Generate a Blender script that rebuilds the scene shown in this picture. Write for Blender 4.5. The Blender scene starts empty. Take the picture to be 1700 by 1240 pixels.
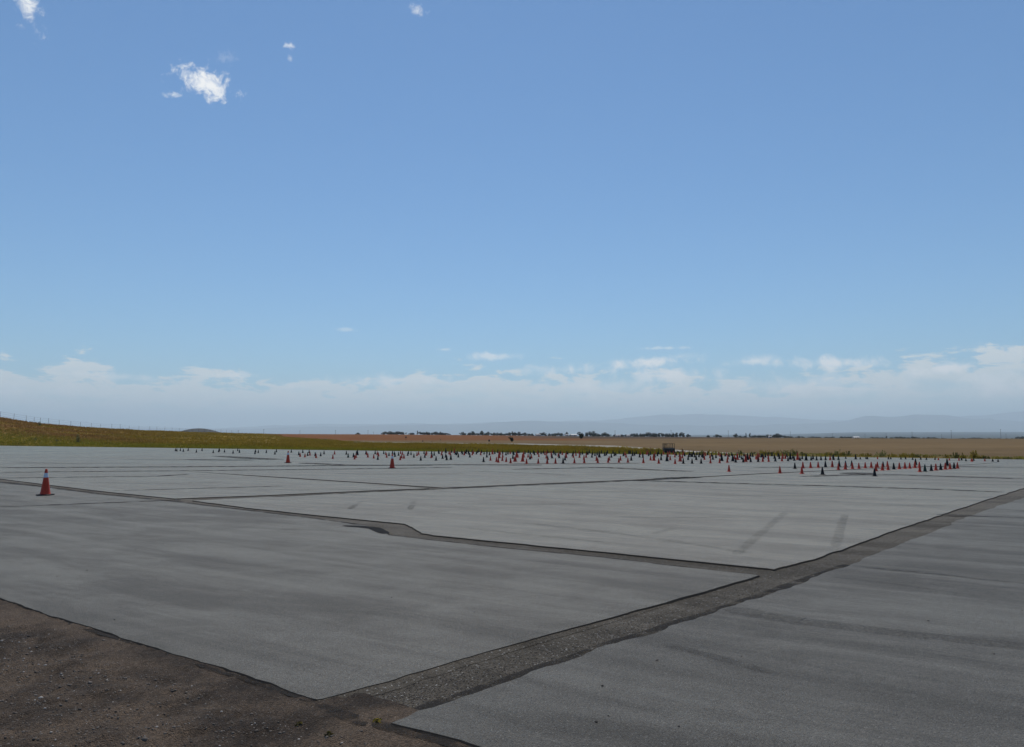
import bpy, math, random
import numpy as np
from mathutils import Vector, Matrix
random.seed(7)
RNG = np.random.default_rng(11)
SC = bpy.context.scene
COL = SC.collection

# ------------------------------------------------------------------ camera
W, H, F, HOR, EYE = 1700.0, 1240.0, 1300.0, 722.0, 1.65
PITCH = math.atan((HOR - H / 2) / F)
cam = bpy.data.cameras.new('camera')
cam.sensor_width = 36.0
cam.lens = 36.0 * F / W
cam.clip_start = 0.1
cam.clip_end = 300000.0
camo = bpy.data.objects.new('camera', cam)
camo.location = (0, 0, EYE)
camo.rotation_euler = (math.pi / 2 + PITCH, 0, 0)
COL.objects.link(camo)
SC.camera = camo
SC.view_settings.view_transform = 'Standard'
SC.view_settings.look = 'None'
SC.view_settings.gamma = 1.0
SC.view_settings.use_curve_mapping = False
SC.view_settings.exposure = 0.0
SC.cycles.use_denoising = True
SC.cycles.volume_bounces = 2
SC.cycles.max_bounces = 6

def ray(x, y):
    a, b, c = (x - W / 2), -(y - H / 2), F
    cp, sp = math.cos(PITCH), math.sin(PITCH)
    return (a, c * cp - b * sp, c * sp + b * cp)      # right, forward, up
def gp(x, y, z=0.0):
    """photo pixel -> point on the level plane z"""
    r = ray(x, y); t = (z - EYE) / r[2]
    return (r[0] * t, r[1] * t)
def at(x, y, D):
    """photo pixel -> point at forward distance D"""
    r = ray(x, y); t = D / r[1]
    return Vector((r[0] * t, D, EYE + r[2] * t))
def pxx(x, y):
    """pixel column (at horizon height) of a ground direction"""
    return W / 2 + (x / np.maximum(y, 1e-6)) * F / math.cos(PITCH)

# ------------------------------------------------------------------ sun and sky
SUN_EL, SUN_AZ = math.radians(62), math.radians(-2)
sun = bpy.data.lights.new('sun', 'SUN')
sun.energy = 3.4; sun.angle = math.radians(0.53); sun.color = (1.0, 0.93, 0.83)
suno = bpy.data.objects.new('sun', sun)
sd = Vector((math.sin(SUN_AZ) * math.cos(SUN_EL), math.cos(SUN_AZ) * math.cos(SUN_EL), math.sin(SUN_EL)))
suno.rotation_euler = sd.to_track_quat('Z', 'Y').to_euler()
suno.location = (0, 0, 60)
COL.objects.link(suno)

world = bpy.data.worlds.new('World'); SC.world = world; world.use_nodes = True
wt = world.node_tree; wt.nodes.clear()
class NT:
    """tiny helper for building node graphs"""
    def __init__(s, t): s.t = t
    def n(s, kind, **kw):
        nd = s.t.nodes.new(kind)
        for k, v in kw.items(): setattr(nd, k, v)
        return nd
    def link(s, a, b): s.t.links.new(a, b)
    def put(s, sock, v):
        if isinstance(v, bpy.types.NodeSocket): s.link(v, sock)
        else: sock.default_value = v
    def m(s, op, a, b=0.0, c=0.0, clamp=False):
        nd = s.n('ShaderNodeMath', operation=op, use_clamp=clamp)
        s.put(nd.inputs[0], a); s.put(nd.inputs[1], b); s.put(nd.inputs[2], c)
        return nd.outputs[0]
    def ss(s, v, lo, hi):
        nd = s.n('ShaderNodeMapRange', interpolation_type='SMOOTHSTEP')
        s.put(nd.inputs[0], v); s.put(nd.inputs[1], lo); s.put(nd.inputs[2], hi)
        return nd.outputs[0]
    def dot(s, v, vec):
        nd = s.n('ShaderNodeVectorMath', operation='DOT_PRODUCT')
        s.link(v, nd.inputs[0]); nd.inputs[1].default_value = vec
        return nd.outputs['Value']
    def mix(s, f, a, b, mode='MIX'):
        nd = s.n('ShaderNodeMix', data_type='RGBA', blend_type=mode)
        s.put(nd.inputs[0], f); s.put(nd.inputs[6], a); s.put(nd.inputs[7], b)
        return nd.outputs[2]
    def xyz(s, x, y, z=0.0):
        nd = s.n('ShaderNodeCombineXYZ')
        s.put(nd.inputs[0], x); s.put(nd.inputs[1], y); s.put(nd.inputs[2], z)
        return nd.outputs[0]
    def noise(s, vec, scale, detail=4.0, rough=0.55, dist=0.0):
        nd = s.n('ShaderNodeTexNoise')
        s.link(vec, nd.inputs['Vector']); nd.inputs['Scale'].default_value = scale
        nd.inputs['Detail'].default_value = detail; nd.inputs['Roughness'].default_value = rough
        nd.inputs['Distortion'].default_value = dist
        return nd.outputs['Fac']
g = NT(wt)
sky = g.n('ShaderNodeTexSky', sky_type='NISHITA')
sky.sun_disc = False; sky.sun_elevation = SUN_EL; sky.sun_rotation = SUN_AZ
sky.air_density = 1.15; sky.dust_density = 0.15; sky.ozone_density = 3.0; sky.altitude = 1000
dirv = g.n('ShaderNodeTexCoord').outputs['Generated']
sp = g.n('ShaderNodeSeparateXYZ'); g.link(dirv, sp.inputs[0])
az = g.m('ARCTAN2', sp.outputs[0], sp.outputs[1]); el = sp.outputs[2]
PN = {}
def pnoise(freq):
    k = 45.0 if freq < 55 else 70.0 if freq < 100 else 135.0
    if k not in PN: PN[k] = g.noise(dirv, k, 6.0, 0.62, 0.4)
    return PN[k]
def puff(cx, cy, sx, sy, tilt=0.0, soft=0.35, dens=1.0, freq=60.0, direction=None):
    """one small cloud: an elliptic patch of sky eaten away by noise"""
    c = Vector(direction) if direction else Vector(ray(cx, cy)); c.normalize()
    r = c.cross(Vector((0, 0, 1))).normalized(); u = r.cross(c)
    ca, sa = math.cos(tilt), math.sin(tilt)
    e1 = r * ca + u * sa; e2 = u * ca - r * sa
    a = g.m('DIVIDE', g.dot(dirv, e1), sx / F); b = g.m('DIVIDE', g.dot(dirv, e2), sy / F)
    q = g.m('SQRT', g.m('ADD', g.m('MULTIPLY', a, a), g.m('MULTIPLY', b, b)))
    n = pnoise(freq)
    v = g.m('ADD', g.m('SUBTRACT', 1.0, q), g.m('MULTIPLY', g.m('SUBTRACT', n, 0.51), 3.0))
    v = g.ss(v, 0.0, soft * 2.2)
    front = g.m('GREATER_THAN', g.dot(dirv, c), 0.5)
    return g.m('MULTIPLY', g.m('MULTIPLY', v, front), dens)
puffs = [
    puff(344, 139, 46, 25, -0.2, 0.40, 1.0, 70), puff(345, 142, 30, 16, -0.2, 0.40, 1.0, 45), puff(326, 128, 22, 13, 0.0, 0.6, .95, 120), puff(288, 157, 17, 5, 0.1, 0.6, .6, 120),
    puff(48, 12, 20, 34, 0.25, 0.5, 1.0, 75), puff(481, 77, 11, 8, -0.5, .6, .65, 130), puff(482, 97, 7, 6, 0, .7, .35, 130),
    puff(693, 18, 17, 12, -0.5, .7, .6, 140), puff(375, 95, 20, 12, 0.3, .8, .25, 150),
    puff(736, 580, 18, 4, 0, .5, .7, 60), puff(815, 591, 48, 8, 0, .5, .7, 45),
    puff(1130, 592, 60, 8, 0.04, .6, .5, 45), puff(1255, 598, 55, 10, -.05, .6, .5, 45),
] + [puff(x, y, sx, sy, t, .5, min(1, d * 1.35), 45) for x, y, sx, sy, t, d in (
    (1080, 600, 105, 13, .05, .75), (950, 613, 95, 14, .02, .6), (1110, 626, 85, 18, 0, .6), (1390, 603, 95, 13, -.05, .75), (1250, 600, 50, 8, 0, .6), (1572, 611, 62, 12, .1, .75), (1665, 640, 70, 26, 0, .6),
    (650, 632, 115, 13, 0, .5), (485, 641, 36, 9, 0, .45), (200, 625, 72, 8, -.03, .4), (385, 622, 56, 7, .03, .4), (1010, 642, 170, 20, 0, .45), (1330, 640, 180, 22, 0, .45), (60, 650, 110, 14, 0, .35), (1100, 578, 60, 4, 0, .45), (575, 547, 22, 4, 0, .25))]
for dx, dy, dz, s in ((-.8, .35, .5, 50), (.85, .4, .45, 40), (-.5, -.7, .5, 60), (.4, -.8, .55, 45), (.2, .5, .85, 30), (.9, -.3, .3, 55), (-.9, -.2, .35, 45)):
    puffs.append(puff(0, 0, s, s * .6, 0.1, .4, 1.0, 60, (dx, dy, dz)))
cloud = puffs[0]
for p in puffs[1:]: cloud = g.m('MAXIMUM', cloud, p)
# the cloud bank low over the horizon, all the way round
lv = g.xyz(g.m('MULTIPLY', az, 5.0), g.m('MULTIPLY', el, 17.0))
n1 = g.noise(g.xyz(g.m('MULTIPLY', az, 2.6), 3.7), 1.0, 3.0, .6)
n2 = g.noise(lv, 3.4, 7.0, .62, .3)
n3 = g.noise(g.xyz(g.m('MULTIPLY', az, 4.0), g.m('MULTIPLY', el, 34.0), 4.0), 2.2, 6.0, .6, .5)
top = g.m('ADD', g.m('ADD', 0.020, g.m('MULTIPLY', g.m('SINE', az), .018)), g.m('MULTIPLY', n1, 0.110))
rim = g.m('SUBTRACT', top, el)
rim = g.m('ADD', rim, g.m('MULTIPLY', g.m('SUBTRACT', n2, .5), .16))
bank = g.ss(rim, 0.0, 0.014)
inner = g.ss(rim, 0.012, 0.075)
body = g.m('SUBTRACT', 1.0, g.m('MULTIPLY', inner, g.m('ADD', .30, g.m('MULTIPLY', g.ss(n3, .36, .64), .55))))
bank = g.m('MULTIPLY', g.m('MULTIPLY', bank, body), g.ss(el, -0.01, 0.03))
skyc = g.mix(1.0, sky.outputs[0], (.70, 1.0, 1.19, 1), 'MULTIPLY')
SKY_STRENGTH = 0.082
skyc = g.mix(g.m('MULTIPLY', bank, .80), skyc, (10.6, 10.6, 10.0, 1))
skyc = g.mix(g.m('MULTIPLY', cloud, .94), skyc, (12.0, 12.0, 11.8, 1))
bg = g.n('ShaderNodeBackground'); bg.inputs[1].default_value = SKY_STRENGTH
g.link(skyc, bg.inputs[0])
wo = g.n('ShaderNodeOutputWorld'); g.link(bg.outputs[0], wo.inputs[0])

# ------------------------------------------------------------------ helpers
def tag(o, label=None, cat=None, group=None, kind=None):
    if label: o['label'] = label
    if cat: o['category'] = cat
    if group: o['group'] = group
    if kind: o['kind'] = kind
    return o
def mesh(name, verts, faces, mats, smooth=False, fm=None):
    me = bpy.data.meshes.new(name)
    me.from_pydata([tuple(v) for v in verts], [], faces)
    for m in (mats if isinstance(mats, (list, tuple)) else [mats]): me.materials.append(m)
    if fm: me.polygons.foreach_set('material_index', fm)
    if smooth: me.polygons.foreach_set('use_smooth', [True] * len(me.polygons))
    me.update()
    return me
def link(name, me, parent=None, loc=None):
    o = bpy.data.objects.new(name, me); COL.objects.link(o)
    if parent: o.parent = parent
    if loc is not None: o.location = loc
    return o
def empty(name, loc, rz=0.0, s=1.0):
    o = bpy.data.objects.new(name, None); COL.objects.link(o)
    o.location = loc; o.rotation_euler = (0, 0, rz); o.scale = (s, s, s); o.empty_display_size = .1
    return o
def np_mesh(name, V, Fq, mat, col=None, smooth=False):
    """big meshes straight from numpy; Fq is (n,3) or (n,4)"""
    me = bpy.data.meshes.new(name); k = Fq.shape[1]
    me.vertices.add(len(V)); me.vertices.foreach_set('co', np.asarray(V, dtype=np.float32).ravel())
    me.loops.add(Fq.size); me.loops.foreach_set('vertex_index', Fq.astype(np.int32).ravel())
    me.polygons.add(len(Fq)); me.polygons.foreach_set('loop_start', np.arange(0, Fq.size, k, dtype=np.int32))
    me.polygons.foreach_set('loop_total', np.full(len(Fq), k, dtype=np.int32))
    if smooth: me.polygons.foreach_set('use_smooth', np.ones(len(Fq), dtype=bool))
    me.materials.append(mat)
    if col is not None:
        at_ = me.attributes.new('tint', 'FLOAT_COLOR', 'POINT')
        c4 = np.ones((len(V), 4), dtype=np.float32); c4[:, :3] = col
        at_.data.foreach_set('color', c4.ravel())
    me.update(calc_edges=True); me.validate()
    return me
class Geo:
    """collects boxes, rods and cones for one part"""
    def __init__(s): s.v, s.f = [], []
    def box(s, c, d, rz=0.0):
        b = len(s.v); ca, sa = math.cos(rz), math.sin(rz)
        for z in (-1, 1):
            for x, y in ((-1, -1), (1, -1), (1, 1), (-1, 1)):
                X, Y = x * d[0] / 2, y * d[1] / 2
                s.v.append((c[0] + X * ca - Y * sa, c[1] + X * sa + Y * ca, c[2] + z * d[2] / 2))
        s.f += [tuple(b + i for i in q) for q in ((3, 2, 1, 0), (4, 5, 6, 7), (0, 1, 5, 4), (1, 2, 6, 5), (2, 3, 7, 6), (3, 0, 4, 7))]
        return s
    def rod(s, p, q, r0, r1=None, n=6):
        r1 = r0 if r1 is None else r1; b = len(s.v)
        p, q = Vector(p), Vector(q); d = (q - p).normalized()
        a = d.orthogonal().normalized(); c = d.cross(a)
        for e, r in ((p, r0), (q, r1)):
            for i in range(n):
                t = 2 * math.pi * i / n; s.v.append(tuple(e + a * (r * math.cos(t)) + c * (r * math.sin(t))))
        s.f += [(b + i, b + (i + 1) % n, b + n + (i + 1) % n, b + n + i) for i in range(n)]
        s.f += [tuple(b + n - 1 - i for i in range(n)), tuple(b + n + i for i in range(n))]
        return s
    def lathe(s, prof, n=20, cap=True):
        b = len(s.v)
        for r, z in prof:
            for i in range(n):
                t = 2 * math.pi * i / n; s.v.append((r * math.cos(t), r * math.sin(t), z))
        for k in range(len(prof) - 1):
            o = b + k * n
            s.f += [(o + i, o + (i + 1) % n, o + n + (i + 1) % n, o + n + i) for i in range(n)]
        if cap: s.f.append(tuple(b + (len(prof) - 1) * n + i for i in range(n)))
        return s
    def mesh(s, name, mat, smooth=False): return mesh(name, s.v, s.f, mat, smooth)
def vnoise(x, y, seed=0):
    """smooth value noise for numpy arrays"""
    x = np.asarray(x, float); y = np.asarray(y, float)
    xi, yi = np.floor(x), np.floor(y); fx, fy = x - xi, y - yi
    fx = fx * fx * (3 - 2 * fx); fy = fy * fy * (3 - 2 * fy)
    def h(a, b):
        n = np.sin(a * 127.1 + b * 311.7 + seed * 74.7) * 43758.5453
        return n - np.floor(n)
    return (h(xi, yi) * (1 - fx) + h(xi + 1, yi) * fx) * (1 - fy) + (h(xi, yi + 1) * (1 - fx) + h(xi + 1, yi + 1) * fx) * fy
def fbm(x, y, seed=0, oct=4):
    s, a, t = 0, 1.0, 0
    for k in range(oct):
        s = s + a * vnoise(np.asarray(x) * 2 ** k, np.asarray(y) * 2 ** k, seed + k); t += a; a *= .5
    return s / t
def sstep(v, a, b):
    t = np.clip((np.asarray(v, float) - a) / (b - a), 0, 1); return t * t * (3 - 2 * t)

# ------------------------------------------------------------------ materials
def newmat(name):
    m = bpy.data.materials.new(name); m.use_nodes = True; m.node_tree.nodes.clear()
    q = NT(m.node_tree); b = q.n('ShaderNodeBsdfPrincipled'); o = q.n('ShaderNodeOutputMaterial')
    q.link(b.outputs[0], o.inputs[0])
    return m, q, b
def plain(name, rgb, rough=.6, var=.15, scale=8.0, spec=.5, metallic=0.0):
    m, q, b = newmat(name)
    p = q.n('ShaderNodeTexCoord').outputs['Object']
    f = q.noise(p, scale, 5, .6)
    c = q.mix(f, tuple(v * (1 - var) for v in rgb) + (1,), tuple(min(1, v * (1 + var)) for v in rgb) + (1,))
    q.link(c, b.inputs['Base Color'])
    q.link(q.m('ADD', rough - .08, q.m('MULTIPLY', f, .16)), b.inputs['Roughness'])
    b.inputs['Specular IOR Level'].default_value = spec; b.inputs['Metallic'].default_value = metallic
    return m
def tinted(name, rough=.85, scale=6.0, var=.25, translucent=0.0, spec=.25):
    """colour from the mesh's own tint attribute, broken up by noise"""
    m, q, b = newmat(name)
    a = q.n('ShaderNodeAttribute', attribute_name='tint').outputs['Color']
    p = q.n('ShaderNodeNewGeometry').outputs['Position']
    f = q.noise(p, scale, 6, .65)
    c = q.mix(1.0, a, q.mix(f, (1 - var,) * 3 + (1,), (1 + var,) * 3 + (1,)), 'MULTIPLY')
    q.link(c, b.inputs['Base Color']); b.inputs['Roughness'].default_value = rough
    b.inputs['Specular IOR Level'].default_value = spec
    if translucent:
        t = q.n('ShaderNodeBsdfTranslucent'); q.link(c, t.inputs[0])
        x = q.n('ShaderNodeMixShader'); x.inputs[0].default_value = translucent
        q.link(b.outputs[0], x.inputs[1]); q.link(t.outputs[0], x.inputs[2])
        out = [n for n in q.t.nodes if n.type == 'OUTPUT_MATERIAL'][0]; q.link(x.outputs[0], out.inputs[0])
    return m
LANE = math.radians(-37)            # the paving direction
def asphalt(name, dark, light, coarse, rough, bump, brown, spec=.5, pale=.3, sheen=.75):
    m, q, b = newmat(name)
    pos = q.n('ShaderNodeNewGeometry').outputs['Position']
    def streak(ang, sx, sy, det, dist):
        rt = q.n('ShaderNodeVectorRotate', rotation_type='Z_AXIS'); q.link(pos, rt.inputs['Vector']); rt.inputs['Angle'].default_value = -ang
        sc_ = q.n('ShaderNodeVectorMath', operation='MULTIPLY'); q.link(rt.outputs[0], sc_.inputs[0]); sc_.inputs[1].default_value = (sx, sy, 1)
        return q.noise(sc_.outputs[0], 1.0, det, .66, dist)
    str1 = streak(LANE, .16, 1.5, 7, .5)                        # streaks along the paving lanes
    str2 = streak(LANE + .35, .07, .55, 6, 1.0)
    big = q.noise(pos, .13, 5, .6, .5)
    fine = q.noise(pos, 75 * coarse, 4, .75)
    vo = q.n('ShaderNodeTexVoronoi'); q.link(pos, vo.inputs['Vector']); vo.inputs['Scale'].default_value = 150 * coarse
    cellv = q.n('ShaderNodeSeparateColor'); q.link(vo.outputs['Color'], cellv.inputs[0])
    chip = cellv.outputs[0]
    mot = q.noise(pos, .9, 7, .68, .8)
    v = q.m('ADD', q.m('MULTIPLY', str1, .34), q.m('MULTIPLY', str2, .26)); v = q.m('ADD', v, q.m('ADD', q.m('MULTIPLY', big, .20), q.m('MULTIPLY', mot, .20)))
    v = q.ss(v, .415, .60)
    c = q.mix(v, dark, light)
    c = q.mix(q.m('MULTIPLY', q.ss(big, .5, .75), .5), c, brown)
    grain = q.m('ADD', .20, q.m('ADD', q.m('MULTIPLY', fine, .80), q.m('MULTIPLY', chip, .80)))
    gv = q.n('ShaderNodeCombineColor'); [q.link(grain, gv.inputs[i]) for i in range(3)]
    c = q.mix(1.0, c, gv.outputs[0], 'MULTIPLY')
    spark = q.ss(cellv.outputs[1], .975, .985)                   # pale chips in the mix, their whiteness also painting in sparkle glints
    c = q.mix(q.m('MULTIPLY', spark, pale), c, (.32, .31, .29, 1))
    q.link(c, b.inputs['Base Color'])
    q.link(q.m('MULTIPLY', spec, q.m('MULTIPLY', grain, q.m('ADD', .80, q.m('MULTIPLY', v, .32)))), b.inputs['Specular IOR Level'])
    b.inputs['Specular Tint'].default_value = (1, .90, .76, 1)
    q.link(q.m('MULTIPLY', sheen, q.m('MULTIPLY', q.m('ADD', .30, q.m('MULTIPLY', grain, .75)), q.m('ADD', .58, q.m('MULTIPLY', v, .80)))), b.inputs['Sheen Weight']); b.inputs['Sheen Roughness'].default_value = .35; b.inputs['Sheen Tint'].default_value = (1, .81, .57, 1)
    r = q.m('SUBTRACT', rough, q.m('MULTIPLY', q.m('SUBTRACT', v, .5), .12)); r = q.m('SUBTRACT', r, q.m('MULTIPLY', spark, .25))
    q.link(r, b.inputs['Roughness'])
    bp = q.n('ShaderNodeBump'); bp.inputs['Strength'].default_value = bump; bp.inputs['Distance'].default_value = .006 / coarse
    hgt = q.m('ADD', q.m('MULTIPLY', vo.outputs['Distance'], -1.0), fine)
    q.link(hgt, bp.inputs['Height']); q.link(bp.outputs[0], b.inputs['Normal'])
    return m
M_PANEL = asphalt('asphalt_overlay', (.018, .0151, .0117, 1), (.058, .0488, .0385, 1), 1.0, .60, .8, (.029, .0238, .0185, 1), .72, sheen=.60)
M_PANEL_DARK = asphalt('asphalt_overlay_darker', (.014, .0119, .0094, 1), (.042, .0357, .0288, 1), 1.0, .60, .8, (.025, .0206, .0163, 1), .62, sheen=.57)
M_PANEL_PALE = asphalt('asphalt_overlay_worn_painted_sheen', (.046, .0375, .0283, 1), (.118, .0985, .0775, 1), 1.0, .52, .8, (.086, .0680, .0490, 1), 1.0, sheen=1.0)  # worn panel; base colour also lifted to paint in silvery grazing sheen
M_BASE = asphalt('asphalt_old', (.032, .0255, .0175, 1), (.074, .059, .041, 1), .6, .78, .9, (.060, .046, .030, 1), .3, pale=.8, sheen=.25)
M_EDGE = plain('broken_asphalt_edge', (.034, .030, .025), .95, .4, 30, .1)
M_TAR = plain('tar', (.010, .009, .008), .9, .4, 20, .1)
M_DIRT_N = None
def dirt_mat():
    m, q, b = newmat('gravelly_dirt')
    pos = q.n('ShaderNodeNewGeometry').outputs['Position']
    a = q.noise(pos, .9, 6, .65, .4); f = q.noise(pos, 38, 5, .7); s = q.noise(pos, 5.5, 5, .6)
    vo = q.n('ShaderNodeTexVoronoi'); q.link(pos, vo.inputs['Vector']); vo.inputs['Scale'].default_value = 120
    sc = q.n('ShaderNodeSeparateColor'); q.link(vo.outputs['Color'], sc.inputs[0])
    c = q.mix(q.ss(a, .38, .60), (.040, .029, .020, 1), (.122, .088, .060, 1))
    c = q.mix(q.m('MULTIPLY', q.ss(s, .5, .7), .5), c, (.098, .070, .048, 1))
    k = q.m('ADD', .05, q.m('ADD', q.m('MULTIPLY', f, 1.05), q.m('MULTIPLY', sc.outputs[0], .85)))
    kv = q.n('ShaderNodeCombineColor'); [q.link(k, kv.inputs[i]) for i in range(3)]
    c = q.mix(1.0, c, kv.outputs[0], 'MULTIPLY')
    c = q.mix(q.m('MULTIPLY', q.ss(sc.outputs[1], .972, .985), .45), c, (.26, .24, .21, 1))
    q.link(c, b.inputs['Base Color']); b.inputs['Roughness'].default_value = .9; b.inputs['Specular IOR Level'].default_value = .2
    bp = q.n('ShaderNodeBump'); bp.inputs['Strength'].default_value = 1.0; bp.inputs['Distance'].default_value = .020
    q.link(q.m('ADD', f, q.m('MULTIPLY', vo.outputs['Distance'], -.8)), bp.inputs['Height']); q.link(bp.outputs[0], b.inputs['Normal'])
    return m
M_DIRT = dirt_mat()
M_GROUND = tinted('open_ground', .95, .35, .30, 0, .05)
M_GRASS = tinted('dry_grass', .85, .5, .3, .35, .1)
M_LEAF = tinted('weed_leaves', .7, 3, .3, .5)
M_TREE = plain('tree_foliage', (.030, .042, .028), .85, .5, .6, .2)
M_BUSH = plain('bush_foliage', (.045, .060, .022), .85, .5, 4, .2)
M_WOOD = plain('weathered_wood', (.075, .060, .048), .85, .3, 12, .2)
M_STEEL = plain('dull_steel', (.16, .155, .15), .55, .2, 20, .5, .6)
M_RED = plain('cone_red', (.55, .045, .014), .5, .18, 5, .35)
M_DARK = plain('cone_black', (.016, .013, .013), .6, .3, 5, .25)
M_GREEN = plain('cone_green', (.014, .045, .030), .6, .25, 5, .25)
M_RUBBER = plain('base_rubber', (.014, .014, .015), .7, .3, 9, .3)
M_COLLAR = plain('collar_white', (.66, .67, .72), .35, .08, 9)
M_CART = plain('cart_dark_paint', (.016, .017, .024), .5, .3, 4)
M_RUST = plain('cart_rusty_rails', (.085, .062, .045), .75, .3, 9)
M_WALL = plain('pale_siding', (.62, .61, .58), .8, .08, 1)
M_ROOF = plain('roofing', (.36, .35, .35), .8, .15, 1)
M_ROAD = plain('pale_gravel', (.30, .28, .24), .95, .2, .4, .2)
M_MOUNT = plain('mountain_forest', (.045, .055, .050), .95, .35, .0006, .1)
M_STONE = plain('pebble_stone', (.13, .115, .10), .75, .55, 25, .4)

# ------------------------------------------------------------------ the land
EA, EB = Vector(gp(0, 740)), Vector(gp(1700, 763))          # far edge of the asphalt, two points
ED = (EB - EA).normalized()
EN = Vector((-ED.y, ED.x))                                   # pointing away from the asphalt
def beyond(x, y): return (x - EA.x) * EN.x + (y - EA.y) * EN.y
NA, NB = Vector(gp(0, 992)), Vector(gp(800, 1240))          # near edge, towards the dirt
ND = (NB - NA).normalized(); NN = Vector((ND.y, -ND.x))      # NN points to the camera side
if NN.dot(-NA) < 0: NN = -NN
def nearside(x, y): return (x - NA.x) * NN.x + (y - NA.y) * NN.y
CX = np.array([-600, 0, 30, 70, 130, 200, 300, 400, 470, 560])
CD = np.array([170, 165, 166, 170, 185, 212, 280, 370, 420, 480.])
EK = EN.dot(EA)
def edge_d(px):
    """forward distance at which a column leaves the asphalt"""
    k = (np.asarray(px, float) - W / 2) / F * EN.x + EN.y
    return np.where(k > .05, EK / np.maximum(k, .05), 1e4)
def crest_d(px): return np.maximum(np.interp(px, CX, CD), np.minimum(edge_d(px), 400) + 30)
CY = np.array([680, 694, 699, 704, 709, 713, 717, 719.8, 721.2, 722.5])
BX = np.array([-600, 450, 650, 850, 1000, 1150, 1350, 1500, 1700, 2300])
BY = np.array([720.2, 720.4, 721.3, 723.0, 724.6, 725.6, 727.2, 728.4, 730.6, 733.])
def land(x, y):
    x = np.asarray(x, float); y = np.asarray(y, float)
    r = np.hypot(x, y); front = y > np.abs(x) * .25
    px = np.clip(np.where(front, pxx(x, np.maximum(y, .01)), np.where(x < 0, -600, 2300)), -600, 2300)
    D = np.where(front, y, r)
    b = beyond(x, y)
    z11 = EYE + (HOR - np.interp(px, BX, BY)) / F * 1100
    z = z11 * sstep(D, 280, 1100)
    z = z + (-28 - z11) * sstep(D, 1150, 3200)
    zf = EYE + (HOR - np.interp(px, [-600, 1000, 1300, 1420, 1700, 2300], [723, 723, 721, 717.6, 717.0, 717])) / F * 22000
    z = z + (zf + 28) * sstep(D, 5000, 22000)
    z = z + 54 * np.exp(-((px - 330) / 62.) ** 2) * np.exp(-((D - 3000) / 500.) ** 2)
    z = z + 52 * np.exp(-((px - 200) / 50.) ** 2) * np.exp(-((D - 3300) / 500.) ** 2)
    # grassy bank on the left
    cd = crest_d(px); cz = EYE + (HOR - np.interp(px, CX, CY)) / F * cd
    cz = np.where(px < 560, np.maximum(cz, 0), 0) * sstep(px, 620, 420)
    bc = ((px - W / 2) / F * EN.x + EN.y) * cd - EK
    up = np.clip((b - 1.2) / np.maximum(bc - 1.2, 4), 0, 1); up = up * (1.6 - .6 * up)
    bank_ = np.where(D < cd, np.clip(up, 0, 1), 1 - sstep(D, cd, cd + 80) * .75 - .25 * sstep(D, 600, 1000))
    z = z + np.where(b > 0, cz * bank_, 0)
    rough = (fbm(x / 9, y / 9, 3) - .5) * .5 * sstep(b, 2, 25) * sstep(D, 8000, 1500) + (fbm(x / 300, y / 300, 5) - .5) * 10 * sstep(D, 2500, 6000)
    z = z + rough
    inside = sstep(b, 2.5, -.5)
    return z - .03 - .25 * inside
TX = [470, 560, 600, 660, 730, 800, 850, 950, 1000, 1070, 1138, 1200]; TD = [255, 235, 180, 165, 155, 140, 127, 110, 101, 90, 79, 72]
def landcol(x, y):
    r = np.hypot(x, y); front = y > np.abs(x) * .25
    px = np.where(front, pxx(x, np.maximum(y, .01)), np.where(x < 0, -600, 2300)); D = np.where(front, y, r)
    b = beyond(x, y)
    n = fbm(x / 14, y / 14, 21)[:, None]; n2 = fbm(x / 60, y / 22, 31)[:, None]; n3 = fbm(x / 4, y / 4, 41)[:, None]
    C = lambda *c: np.array(c)[None, :]
    tan = C(.132, .090, .044) * (.75 + .5 * n2) + C(.02, .012, .004) * (n - .5)
    rust = C(.150, .060, .019) * (.85 + .3 * n2)
    olive = C(.165, .110, .020) * (.6 + .8 * n); orange = C(.165, .092, .034) * (.7 + .6 * n3)
    green = C(.125, .110, .012) * (.7 + .6 * n)
    brown = C(.072, .048, .030) * (.85 + .3 * n2)
    dark = C(.040, .045, .032) * (.7 + .6 * n2)
    def lerp(a, b_, t): return a + (b_ - a) * np.asarray(t)[:, None]
    col = tan
    wl = sstep(px, 1120, 880)                                          # left part of the fields
    col = lerp(col, rust, wl * sstep(D, 215, 260) )
    col = lerp(col, brown, sstep(px, 800, 960) * sstep(px, 1420, 1150) * sstep(D, 330, 420))
    col = lerp(col, tan * 1.08, sstep(px, 900, 1050) * sstep(D, 200, 180) * sstep(b, 14, 22))
    gt = np.interp(px, TX, TD); gl = sstep(px, 1180, 1050) * sstep(D, gt * 1.03, gt * .97); gl = np.maximum(gl, sstep(px, 470, 430) * sstep(D, 900, 600))
    col = lerp(col, lerp(olive, orange, sstep(px, 260, 40) * (.35 + .6 * sstep(n3[:, 0], .35, .65))), gl)
    col = lerp(col, green, sstep(b, 11, 3) * sstep(px, 1500, 1000) * .8)
    col = lerp(col, olive, sstep(b, 7, 3) * .7)
    col = lerp(col, C(.07, .062, .05) * (.7 + .6 * n3), sstep(b, 1.3, .5))
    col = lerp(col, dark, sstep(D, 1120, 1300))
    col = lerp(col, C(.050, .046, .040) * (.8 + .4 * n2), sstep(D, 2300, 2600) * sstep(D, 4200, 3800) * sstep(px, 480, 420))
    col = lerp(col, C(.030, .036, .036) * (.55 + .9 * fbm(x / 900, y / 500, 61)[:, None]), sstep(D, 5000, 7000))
    return np.clip(col, .005, 1)
rr = [2.0]
while rr[-1] < 62000:
    r_ = rr[-1]; rr.append(r_ * (1.012 if 40 < r_ < 1500 else 1.035))
rr = np.array(rr)
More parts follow.
